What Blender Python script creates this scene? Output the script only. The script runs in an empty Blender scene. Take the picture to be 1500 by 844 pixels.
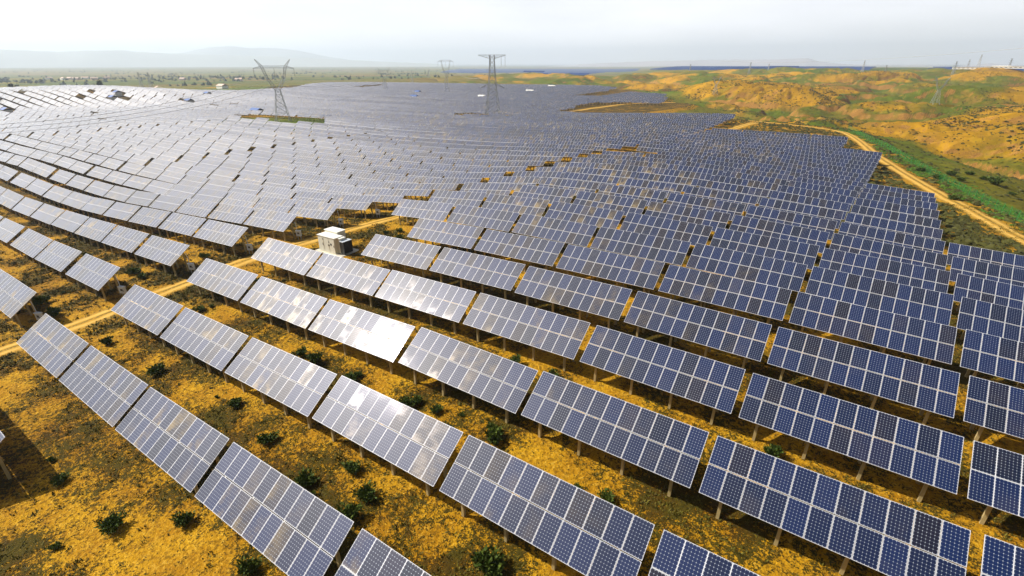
import bpy, math, random
import numpy as np
from mathutils import Vector, Matrix

rng = np.random.default_rng(7)
random.seed(7)
R = math.radians
sc = bpy.context.scene
COL = sc.collection

# ------------------------------------------------------------------ camera, sky, sun, exposure
CAM_H = 22.4
PITCH, YAW, FPX = R(24.374), R(34.33), 726.1
cam_d = bpy.data.cameras.new('camera')
cam_d.sensor_width = 36.0
cam_d.lens = FPX / 1500 * 36
cam_d.clip_start = 0.5
cam_d.clip_end = 60000
cam = bpy.data.objects.new('camera', cam_d)
COL.objects.link(cam)
cam.location = (0, 0, CAM_H)
cam.rotation_euler = (math.pi / 2 - PITCH, 0, YAW)
sc.camera = cam

SUN_EL, SUN_AZ = R(41.8), R(249.4)          # azimuth clockwise from +Y
world = bpy.data.worlds.new('World')
sc.world = world
world.use_nodes = True
wn = world.node_tree
bg = wn.nodes['Background']
sky = wn.nodes.new('ShaderNodeTexSky')
sky.sky_type = 'NISHITA'
sky.sun_disc = False
sky.sun_elevation = SUN_EL
sky.sun_rotation = SUN_AZ
sky.air_density = 1.0
sky.dust_density = 3.0
sky.ozone_density = 1.0
sky.altitude = 1300
wtc = wn.nodes.new('ShaderNodeTexCoord')
wmap = wn.nodes.new('ShaderNodeMapping')
wmap.inputs['Scale'].default_value = (1.0, 1.0, 5.0)
wnz = wn.nodes.new('ShaderNodeTexNoise')
wnz.inputs['Scale'].default_value = 2.2
wnz.inputs['Detail'].default_value = 6
wrp = wn.nodes.new('ShaderNodeMapRange')
wrp.inputs['From Min'].default_value = 0.35
wrp.inputs['From Max'].default_value = 0.7
wrp.inputs['To Min'].default_value = 0.02
wrp.inputs['To Max'].default_value = 0.16
wmix = wn.nodes.new('ShaderNodeMix')
wmix.data_type = 'RGBA'
wmix.inputs['B'].default_value = (9.0, 9.1, 9.4, 1)      # thin high cloud
wn.links.new(wtc.outputs['Generated'], wmap.inputs['Vector'])
wn.links.new(wmap.outputs['Vector'], wnz.inputs['Vector'])
wn.links.new(wnz.outputs['Fac'], wrp.inputs['Value'])
wn.links.new(wrp.outputs['Result'], wmix.inputs['Factor'])
wn.links.new(sky.outputs['Color'], wmix.inputs['A'])
wn.links.new(wmix.outputs['Result'], bg.inputs['Color'])
bg.inputs['Strength'].default_value = 0.028
# bright hazy veil: whiter towards the horizon and round the sun
veil = wn.nodes.new('ShaderNodeBackground')
veil.inputs['Color'].default_value = (1.0, 0.965, 0.975, 1)
wadd = wn.nodes.new('ShaderNodeAddShader')
wdot = wn.nodes.new('ShaderNodeVectorMath'); wdot.operation = 'DOT_PRODUCT'
wdot.inputs[1].default_value = (math.sin(SUN_AZ) * math.cos(SUN_EL), math.cos(SUN_AZ) * math.cos(SUN_EL), math.sin(SUN_EL))
wn.links.new(wtc.outputs['Generated'], wdot.inputs[0])
wmx = wn.nodes.new('ShaderNodeMath'); wmx.operation = 'MAXIMUM'; wmx.inputs[1].default_value = 0.0
wn.links.new(wdot.outputs['Value'], wmx.inputs[0])
wpw = wn.nodes.new('ShaderNodeMath'); wpw.operation = 'POWER'; wpw.inputs[1].default_value = 13.0
wn.links.new(wmx.outputs[0], wpw.inputs[0])
wsx = wn.nodes.new('ShaderNodeSeparateXYZ'); wn.links.new(wtc.outputs['Generated'], wsx.inputs[0])
whz = wn.nodes.new('ShaderNodeMapRange'); whz.interpolation_type = 'SMOOTHSTEP'
for k_, v_ in (('From Min', 0.30), ('From Max', 0.03), ('To Min', 0.0), ('To Max', 0.79)): whz.inputs[k_].default_value = v_
wn.links.new(wsx.outputs['Z'], whz.inputs['Value'])
wma = wn.nodes.new('ShaderNodeMath'); wma.operation = 'MULTIPLY_ADD'; wma.inputs[1].default_value = 2.1
wn.links.new(wpw.outputs[0], wma.inputs[0]); wn.links.new(whz.outputs['Result'], wma.inputs[2])
wcl = wn.nodes.new('ShaderNodeMapRange')
for k_, v_ in (('From Min', 0.3), ('From Max', 0.7), ('To Min', 0.84), ('To Max', 1.14)): wcl.inputs[k_].default_value = v_
wn.links.new(wnz.outputs['Fac'], wcl.inputs['Value'])
wmm = wn.nodes.new('ShaderNodeMath'); wmm.operation = 'MULTIPLY'
wn.links.new(wma.outputs[0], wmm.inputs[0]); wn.links.new(wcl.outputs['Result'], wmm.inputs[1])
wn.links.new(wmm.outputs[0], veil.inputs['Strength'])
wn.links.new(bg.outputs[0], wadd.inputs[0]); wn.links.new(veil.outputs[0], wadd.inputs[1])
wn.links.new(wadd.outputs[0], wn.nodes['World Output'].inputs['Surface'])

sun_d = bpy.data.lights.new('sun', 'SUN')
sun_d.energy = 5.0
sun_d.angle = R(0.53)
sun_d.color = (1.0, 0.94, 0.84)
sun = bpy.data.objects.new('sun', sun_d)
COL.objects.link(sun)
sdir = Vector((math.sin(SUN_AZ) * math.cos(SUN_EL), math.cos(SUN_AZ) * math.cos(SUN_EL), math.sin(SUN_EL)))
sun.rotation_euler = sdir.to_track_quat('Z', 'Y').to_euler()
sun.location = (-60, -20, 80)

sc.view_settings.view_transform = 'Standard'
sc.view_settings.look = 'None'
sc.view_settings.gamma = 1.0
sc.view_settings.exposure = 0.55
sc.render.engine = 'CYCLES'
sc.cycles.use_denoising = True
sc.cycles.max_bounces = 6
sc.cycles.volume_bounces = 2
sc.cycles.sample_clamp_indirect = 6.0


# ------------------------------------------------------------------ helpers
def tag(o, label=None, cat=None, group=None, kind=None):
    if label: o['label'] = label
    if cat: o['category'] = cat
    if group: o['group'] = group
    if kind: o['kind'] = kind
    return o


def make_mesh(name, verts, faces, mats, midx=None, uv=None, smooth=False):
    """verts (n,3); faces (m,k) of one size k; uv (m*k,2)"""
    verts = np.asarray(verts, np.float32)
    faces = np.asarray(faces, np.int32)
    me = bpy.data.meshes.new(name)
    m, k = faces.shape
    me.vertices.add(len(verts))
    me.vertices.foreach_set('co', verts.ravel())
    me.loops.add(m * k)
    me.loops.foreach_set('vertex_index', faces.ravel())
    me.polygons.add(m)
    me.polygons.foreach_set('loop_start', np.arange(0, m * k, k, dtype=np.int32))
    me.polygons.foreach_set('loop_total', np.full(m, k, np.int32))
    if midx is not None:
        me.polygons.foreach_set('material_index', np.asarray(midx, np.int32))
    me.polygons.foreach_set('use_smooth', np.full(m, smooth, bool))
    if uv is not None:
        l = me.uv_layers.new(name='UVMap')
        l.data.foreach_set('uv', np.asarray(uv, np.float32).ravel())
    for mt in (mats if isinstance(mats, (list, tuple)) else [mats]):
        me.materials.append(mt)
    me.update(calc_edges=True)
    me.validate()
    return me


def link(name, data, parent=None):
    o = bpy.data.objects.new(name, data)
    COL.objects.link(o)
    if parent is not None: o.parent = parent
    return o


BOXF = np.array([[0, 3, 2, 1], [4, 5, 6, 7], [0, 1, 5, 4], [1, 2, 6, 5], [2, 3, 7, 6], [3, 0, 4, 7]])


class Geo:
    """collects quads (boxes, bars) that become ONE mesh"""
    def __init__(s):
        s.v = []; s.f = []; s.m = []; s.n = 0; s.uv = []

    def add(s, v, f, mat=0, uv=None):
        v = np.asarray(v, float); f = np.asarray(f, int)
        s.v.append(v); s.f.append(f + s.n); s.n += len(v)
        s.m.append(np.full(len(f), mat) if np.isscalar(mat) else np.asarray(mat))
        s.uv.append(np.zeros((len(f) * 4, 2)) if uv is None else np.asarray(uv, float))

    def box(s, c, size, mat=0, rotz=0.0):
        hx, hy, hz = np.asarray(size) / 2
        v = np.array([[-hx, -hy, -hz], [hx, -hy, -hz], [hx, hy, -hz], [-hx, hy, -hz],
                      [-hx, -hy, hz], [hx, -hy, hz], [hx, hy, hz], [-hx, hy, hz]])
        if rotz:
            c_, s_ = math.cos(rotz), math.sin(rotz)
            v = np.c_[v[:, 0] * c_ - v[:, 1] * s_, v[:, 0] * s_ + v[:, 1] * c_, v[:, 2]]
        s.add(v + np.asarray(c, float), BOXF, mat)

    def bar(s, a, b, w, mat=0, w2=None):
        a = np.asarray(a, float); b = np.asarray(b, float)
        d = b - a; L = np.linalg.norm(d); d /= L
        up = np.array([0, 0, 1.0]) if abs(d[2]) < 0.9 else np.array([1.0, 0, 0])
        x = np.cross(d, up); x /= np.linalg.norm(x); y = np.cross(x, d)
        w2 = w if w2 is None else w2
        q = [(-1, -1), (1, -1), (1, 1), (-1, 1)]
        v = [a + (x * i + y * j) * w / 2 for i, j in q] + [b + (x * i + y * j) * w2 / 2 for i, j in q]
        s.add(v, BOXF, mat)

    def tube(s, pts, r, n=6, mat=0):
        pts = np.asarray(pts, float)
        rr = np.full(len(pts), r) if np.isscalar(r) else np.asarray(r)
        rings = []
        for i, p in enumerate(pts):
            d = pts[min(i + 1, len(pts) - 1)] - pts[max(i - 1, 0)]; d /= np.linalg.norm(d)
            up = np.array([0, 0, 1.0]) if abs(d[2]) < 0.9 else np.array([1.0, 0, 0])
            x = np.cross(d, up); x /= np.linalg.norm(x); y = np.cross(x, d)
            a = np.arange(n) / n * 2 * math.pi
            rings.append(p + rr[i] * (np.cos(a)[:, None] * x + np.sin(a)[:, None] * y))
        v = np.concatenate(rings)
        f = [[i * n + j, i * n + (j + 1) % n, (i + 1) * n + (j + 1) % n, (i + 1) * n + j] for i in range(len(pts) - 1) for j in range(n)]
        s.add(v, f, mat)

    def mesh(s, name, mats, smooth=False):
        return make_mesh(name, np.concatenate(s.v), np.concatenate(s.f), mats, np.concatenate(s.m), np.concatenate(s.uv), smooth)

    def build(s, name, mats, parent=None, smooth=False):
        return link(name, s.mesh(name, mats, smooth), parent)


def _hash(ix, iy, seed):
    h = (ix.astype(np.int64) * 374761393 + iy.astype(np.int64) * 668265263 + seed * 1274126177) & 0xFFFFFFFF
    h = ((h ^ (h >> 13)) * 1274126177) & 0xFFFFFFFF
    h = h ^ (h >> 16)
    return (h & 0xFFFF) / 65536.0


def perlin(x, y, seed=0):
    x = np.asarray(x, float); y = np.asarray(y, float)
    x0 = np.floor(x); y0 = np.floor(y); fx = x - x0; fy = y - y0
    u = fx * fx * fx * (fx * (fx * 6 - 15) + 10); v = fy * fy * fy * (fy * (fy * 6 - 15) + 10)
    def g(ix, iy, dx, dy):
        a = _hash(ix, iy, seed) * 2 * math.pi
        return np.cos(a) * dx + np.sin(a) * dy
    n00 = g(x0, y0, fx, fy); n10 = g(x0 + 1, y0, fx - 1, fy)
    n01 = g(x0, y0 + 1, fx, fy - 1); n11 = g(x0 + 1, y0 + 1, fx - 1, fy - 1)
    return (n00 * (1 - u) + n10 * u) * (1 - v) + (n01 * (1 - u) + n11 * u) * v


def fbm(x, y, seed=0, oct=4, gain=0.5):
    o = 0; a = 1.0; f = 1.0
    for i in range(oct):
        o = o + a * perlin(x * f + 17.3 * i, y * f - 9.1 * i, seed + i); a *= gain; f *= 2.03
    return o


def sstep(a, b, x):
    t = np.clip((x - a) / (b - a), 0, 1)
    return t * t * (3 - 2 * t)


# ------------------------------------------------------------------ terrain (X east, Y north, metres; camera above the origin)
CT = np.array([(8,21.6,-20.8),(9,44,-20.4),(10,59,-20.5),(11,74,-21.3),(12,89,-22.4),(13,104,-23),(14,118,-24),
(-45,7,-23.5),(-33,7,-23),(-21,7,-22.2),(-9,13.9,-21.3),(-20,13.9,-21.4),(-8.5,21.2,-20.7),(-20,21.4,-21.1),(-19.3,28.6,-20.7),(3,29.5,-20.9),(-60,7,-23.6),(-60.5,14.4,-23.5),(-59.5,22,-22.8),(-59.6,29.3,-22.2),(-47,36.8,-21.5),(-57,52,-21.5),(-56,66,-21.3),(-54.7,81,-21.4),(-53,104,-21.8),(-51.4,126,-22.2),
(-67,9.5,-24.4),(-100.6,15.8,-25),(-90,15.8,-24.7),(-78.8,15.8,-24.2),(-68,15.8,-23.7),(-152.6,23.2,-25.9),(-133,23.2,-26.1),(-121.5,23.2,-25.7),(-100.7,23.2,-24.5),(-89,23.2,-24),(-67,23.2,-23.1),(-174,30.7,-26.2),(-154.6,30.7,-26.4),(-133.5,30.7,-26.4),(-122,30.7,-26),(-100.6,30.7,-24.5),(-88.5,30.7,-23.6),(-77.4,30.7,-23),(-66.2,30.7,-22.4),(-222,38.2,-26.8),(-197,38.2,-26.2),(-167,38.2,-26.8),(-145,38.2,-26.9),(-134,38.2,-26.7),(-88.7,38.2,-23.7),(-66.1,38.2,-22.4),(-198.5,45.6,-26.5),(-144.6,45.6,-26.8),(-65.8,45.6,-22.3),(-65.6,53,-22.5),(-65.5,60.5,-22.9),(-65.8,68,-23.1),(-65,75.4,-23.2),(-65,82.9,-23.5),(-64,90.3,-23.4),(-62.5,105,-22.6),(-61,120,-22.5),(-189,53,-26.8),
(-5,150,-24.6),(-5,213,-25),(-41,213,-25),(-54,276,-24.3),(-142,276,-28),(-54,200,-24.5),
(-255,157,-26.5),(-165,222,-26.5),(-409,87,-27.5),(-560,183,-19.0),(-556,117,-18.6),(-700,150,-30),(-430,150,-28.3),(-609,226,-29.5),(-300,60,-27),(-582,294,-28.5),(-635,417,-29.5),(-784,584,-31),(-627,632,-30),(-435,637,-29),(-258,582,-27),(-180,480,-27.5),(-330,400,-29),(-900,300,-34),(-900,700,-34),(-300,900,-32),(20,160,-25.5),(30,60,-21.5),(-100,-30,-24),(40,-20,-21),(-250,0,-26),(-500,0,-27),(-8,275,-26),(10,350,-27),(-80,380,-27),(40,110,-24)], float)


def _U(r2): return np.where(r2 > 0, r2 * np.log(np.maximum(r2, 1e-12)), 0)


_P = CT[:, :2] / 100.0
_n = len(_P)
_A = np.zeros((_n + 3, _n + 3))
_A[:_n, :_n] = _U(((_P[:, None] - _P[None]) ** 2).sum(-1)) + 0.02 * np.eye(_n)
_A[:_n, _n] = 1; _A[:_n, _n + 1:] = _P; _A[_n, :_n] = 1; _A[_n + 1:, :_n] = _P.T
_W = np.linalg.solve(_A, np.r_[CT[:, 2], 0, 0, 0])


def base_h(E, N):
    E = np.clip(E, -950, 150); N = np.clip(N, -60, 900)
    x = E / 100.0; y = N / 100.0
    o = _W[-3] + _W[-2] * x + _W[-1] * y
    for i in range(_n):
        o = o + _W[i] * _U((x - _P[i, 0]) ** 2 + (y - _P[i, 1]) ** 2)
    return np.clip(o, -36, -17) + CAM_H - 1.7


# edge of the levelled plateau that carries the arrays
PLAT = np.array([(60,-60),(45,40),(32,85),(27,107),(25,124),(21.5,140),(15.5,168),(7.5,204),(2,240),(-4,275),(-12,286),(-45,284),(-100,290),(-130,320),(-118,395),(-122,425),(-150,440),(-162,485),(-185,520),(-236,592),(-290,645),(-436,655),(-640,645),(-800,600),(-760,520),(-640,405),(-640,290),(-640,180),(-620,60),(-600,-60)], float)


def poly_sd(E, N, poly):
    """signed distance, negative inside"""
    d = np.full(np.shape(E), 1e18); ins = np.zeros(np.shape(E), bool)
    n = len(poly)
    for i in range(n):
        ax, ay = poly[i]; bx, by = poly[(i + 1) % n]
        ex, ey = bx - ax, by - ay
        t = np.clip(((E - ax) * ex + (N - ay) * ey) / (ex * ex + ey * ey), 0, 1)
        d = np.minimum(d, (E - ax - t * ex) ** 2 + (N - ay - t * ey) ** 2)
        if ay != by:
            ins ^= ((ay > N) != (by > N)) & (E < ax + (N - ay) * ex / ey)
    d = np.sqrt(d)
    return np.where(ins, -d, d)


def line_d(E, N, pl):
    d = np.full(np.shape(E), 1e18)
    for (ax, ay), (bx, by) in zip(pl[:-1], pl[1:]):
        ex, ey = bx - ax, by - ay
        t = np.clip(((E - ax) * ex + (N - ay) * ey) / (ex * ex + ey * ey), 0, 1)
        d = np.minimum(d, (E - ax - t * ex) ** 2 + (N - ay - t * ey) ** 2)
    return np.sqrt(d)


GULLY = [(60, 90), (52, 140), (44, 190), (38, 240), (22, 300), (-10, 345), (-60, 360), (-100, 400), (-105, 470)]


def terrain(E, N):
    """height and the masks (green, scrub, hill, cliff)"""
    E = np.asarray(E, float); N = np.asarray(N, float)
    b = base_h(E, N)
    D = poly_sd(E, N, PLAT)
    r = np.hypot(E, N)
    phi = np.degrees(np.arctan2(E, N))
    hw = sstep(-58, -26, phi) * (1 - sstep(1250, 1750, r)) + 0.10
    hw = np.where(N < -5, 0.1, hw)
    A = sstep(6, 75, D)
    # loess mounds cut by gullies
    wx = E + 26 * fbm(E / 120, N / 120, 31, 2); wy = N + 26 * fbm(E / 120, N / 120, 47, 2)
    n1 = np.abs(fbm(wx / 165, wy / 130, 3, 2, 0.35)) * 1.7
    n2 = np.abs(perlin(wx / 62, wy / 52, 11)) * 1.6
    n3 = fbm(E / 16, N / 16, 23, 3)
    plat = np.clip((r - 350) / 900, 0, 1) * (2 + 12 * sstep(-24, -8, phi)) - 6.5
    m = n1 + 0.03 * n3
    cut = sstep(0.10, 0.17, m)
    hill = plat + 17 * np.clip(n1, 0, 0.75) + 6.0 * np.clip(n2, 0, 1) + 1.5 * n3 + 3.4 * cut - 12.5
    gd = line_d(E, N, GULLY)
    gshape = np.exp(-(gd / 24) ** 2)
    hill = hill - 5.5 * gshape
    sc1 = np.exp(-((gd - 13 - 5 * fbm(E / 22, N / 22, 71, 2) - 4 * n3) / 3.0) ** 2)
    hill = hill + 2.2 * (1 - sstep(9, 13.5, gd + 5 * fbm(E / 22, N / 22, 71, 2) + 4 * n3)) * -1.0
    plain = -9 - 10 * sstep(600, 1500, r) - 10 * sstep(1400, 4000, r) + 1.5 * fbm(E / 260, N / 260, 5, 3)
    pe = sstep(-24, -16, phi) * sstep(900, 1400, r)
    plain = plain * (1 - pe) + (7 - 25 * sstep(2500, 6000, r)) * pe
    # rills running down the flanks
    rl = np.abs(perlin(wx / 21, wy / 19, 131)) ; rl2 = np.abs(perlin(wx / 9.5, wy / 9, 137))
    fl = sstep(0.12, 0.30, n1) * (1 - sstep(0.50, 0.85, n1))
    hill = hill - (1.7 * (1 - sstep(0.0, 0.22, rl)) + 0.55 * (1 - sstep(0.0, 0.2, rl2))) * (0.35 + 0.65 * fl)
    far = hill * hw + plain * (1 - hw)
    far = far * (1 - sstep(1500, 2300, r)) + plain * sstep(1500, 2300, r)
    low = 0.10 * fbm(E / 9, N / 9, 51, 3) + 0.35 * perlin(E / 38, N / 38, 53) * sstep(-2, -14, D)
    h = b * (1 - A) + far * A + low * (1 - A)
    # drop off the plateau edge beside the road
    h = h - 2.2 * sstep(2, 14, D) * (1 - sstep(40, 90, D)) * hw
    gl = fbm(E / 130, N / 130, 61, 3)
    green = np.clip(A * (0.25 + 1.2 * gl + 0.95 * (1 - sstep(0.08, 0.34, n1)) * hw + 0.75 * gshape + 0.4 * sstep(500, 1100, r)) + 0.75 * (1 - hw) * A, 0, 1)
    green = np.maximum(green, 0.85 * sstep(4, 14, D) * (1 - sstep(26, 60, D)) * (hw > 0.5))
    for hx_, hy_, hr_ in ((-256, 156, 64), (-182, 243, 34)):
        clear = np.exp(-(((E - hx_) / hr_) ** 2 + ((N - hy_) / 32) ** 2) ** 2)
        green = np.maximum(green, clear); A = np.maximum(A, sstep(0.1, 0.4, clear))
    scrub = np.clip(0.5 + 0.95 * fbm(E / 7, N / 7, 81, 4, 0.6), 0, 1)
    scrub = scrub + 0.30 * np.exp(-(((E + 41) / 8) ** 2 + ((N - 2) / 6) ** 2))
    scrub = np.clip(scrub + 0.45 * sstep(-75, -125, E) * sstep(20, 50, N), 0, 1.3)
    cliff = np.clip(np.exp(-((m - 0.135) / 0.03) ** 2) * A * hw + sc1 * A * hw, 0, 1)
    A = np.maximum(A, sstep(3, 11, D) * (hw > 0.5))
    return h, green, scrub, A, cliff


def axis(segs, lo, hi, grow=1.13):
    pts = [segs[0][0]]
    for a, b_, s in segs:
        n = max(1, int(round((b_ - a) / s)))
        pts += list(np.linspace(a, b_, n + 1)[1:])
    st = segs[-1][2]
    while pts[-1] < hi:
        st *= grow; pts.append(pts[-1] + st)
    st = segs[0][2]; pre = []
    x = pts[0]
    while x > lo:
        st *= grow; x -= st; pre.append(x)
    return np.array(pre[::-1] + pts)


GX = axis([(-900, -420, 5.5), (-420, -180, 3), (-180, -76, 1.2), (-76, 16, 0.5), (16, 60, 1.2), (60, 260, 2.6)], -21000, 21000)
GY = axis([(-12, 62, 0.5), (62, 130, 1.0), (130, 420, 1.7), (420, 1250, 4.0)], -3000, 23000)
EE, NN = np.meshgrid(GX, GY, indexing='ij')
GZ, gG, gS, gA, gC = terrain(EE, NN)


def ground(x, y):
    x = np.asarray(x, float); y = np.asarray(y, float)
    i = np.clip(np.searchsorted(GX, x) - 1, 0, len(GX) - 2); j = np.clip(np.searchsorted(GY, y) - 1, 0, len(GY) - 2)
    u = (x - GX[i]) / (GX[i + 1] - GX[i]); v = (y - GY[j]) / (GY[j + 1] - GY[j])
    return GZ[i, j] * (1 - u) * (1 - v) + GZ[i + 1, j] * u * (1 - v) + GZ[i, j + 1] * (1 - u) * v + GZ[i + 1, j + 1] * u * v


def mask_at(x, y, M):
    i = np.clip(np.searchsorted(GX, x), 0, len(GX) - 1); j = np.clip(np.searchsorted(GY, y), 0, len(GY) - 1)
    return M[i, j]


def project(P):
    P = np.asarray(P, float)
    c, s = math.cos(YAW), math.sin(YAW)
    x = P[..., 0] * c + P[..., 1] * s; y = -P[..., 0] * s + P[..., 1] * c; z = P[..., 2] - CAM_H
    cp, sp = math.cos(PITCH), math.sin(PITCH)
    fw = y * cp - z * sp; up = y * sp + z * cp
    fw_ = np.where(fw > 0.1, fw, 0.1)
    return 750 + FPX * x / fw_, 422 - FPX * up / fw_, fw


# ------------------------------------------------------------------ materials
def mat(name):
    m = bpy.data.materials.new(name); m.use_nodes = True
    nt = m.node_tree
    return m, nt, nt.nodes['Principled BSDF']


class NT:
    def __init__(s, nt): s.nt = nt
    def n(s, t, **kw):
        nd = s.nt.nodes.new(t)
        for k, v in kw.items(): setattr(nd, k, v)
        return nd
    def l(s, a, b): s.nt.links.new(a, b)
    def val(s, x):
        return x
    def math(s, op, a, b=None, c=None, clamp=False):
        nd = s.n('ShaderNodeMath', operation=op, use_clamp=clamp)
        for i, q in enumerate((a, b, c)):
            if q is None: continue
            if hasattr(q, 'is_output'): s.l(q, nd.inputs[i])
            else: nd.inputs[i].default_value = q
        return nd.outputs[0]
    def mix(s, f, a, b):
        nd = s.n('ShaderNodeMix', data_type='RGBA')
        for k, q in (('Factor', f), ('A', a), ('B', b)):
            if hasattr(q, 'is_output'): s.l(q, nd.inputs[k])
            else: nd.inputs[k].default_value = q if k == 'Factor' else (*q, 1)
        return nd.outputs['Result']
    def noise(s, vec, scale, detail=4, rough=0.55):
        nd = s.n('ShaderNodeTexNoise')
        nd.inputs['Scale'].default_value = scale; nd.inputs['Detail'].default_value = detail; nd.inputs['Roughness'].default_value = rough
        if vec is not None: s.l(vec, nd.inputs['Vector'])
        return nd.outputs['Fac']
    def ramp(s, f, a, b, lo=0.0, hi=1.0):
        nd = s.n('ShaderNodeMapRange', interpolation_type='SMOOTHSTEP')
        s.l(f, nd.inputs['Value'])
        for k, q in (('From Min', a), ('From Max', b), ('To Min', lo), ('To Max', hi)): nd.inputs[k].default_value = q
        return nd.outputs['Result']


def simple(name, col, rough=0.6, metal=0.0, var=0.12, scale=3.0, bump=0.0):
    m, nt, p = mat(name); t = NT(nt)
    tc = t.n('ShaderNodeTexCoord')
    f = t.noise(tc.outputs['Object'], scale, 5)
    c = t.mix(f, [x * (1 - var) for x in col], [min(1, x * (1 + var)) for x in col])
    t.l(c, p.inputs['Base Color'])
    p.inputs['Roughness'].default_value = rough; p.inputs['Metallic'].default_value = metal
    if bump:
        b = t.n('ShaderNodeBump'); b.inputs['Strength'].default_value = bump; b.inputs['Distance'].default_value = 0.02
        t.l(f, b.inputs['Height']); t.l(b.outputs[0], p.inputs['Normal'])
    return m


M_ALU = simple('aluminium_frame', (0.72, 0.72, 0.74), 0.45, 0.35)
M_STEEL = simple('galvanised_steel', (0.42, 0.42, 0.40), 0.5, 0.5)
M_POST = simple('concrete_post', (0.38, 0.29, 0.12), 0.85, 0, 0.25, 6, 0.3)
M_WHITE = simple('white_paint', (0.80, 0.78, 0.70), 0.5, 0, 0.06, 1.2)
M_CREAM = simple('cream_steel', (0.74, 0.72, 0.60), 0.5, 0, 0.08, 1.5)
M_DARK = simple('dark_louvre', (0.045, 0.05, 0.055), 0.5, 0, 0.2)
M_SLAB = simple('concrete_slab', (0.55, 0.50, 0.40), 0.9, 0, 0.2, 4, 0.3)
M_BLUE = simple('blue_sheet_roof', (0.025, 0.09, 0.30), 0.7, 0, 0.15)
M_GREY = simple('grey_plastic', (0.55, 0.60, 0.66), 0.5, 0, 0.05)
M_WIRE = simple('conductor', (0.40, 0.40, 0.40), 0.5, 0.3)
M_PYL = simple('pylon_steel', (0.34, 0.35, 0.36), 0.6, 0.25, 0.15)
M_GLASSI = simple('insulator', (0.10, 0.09, 0.09), 0.3)
M_BARK = simple('bark', (0.11, 0.075, 0.045), 0.9, 0, 0.3)


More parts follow.
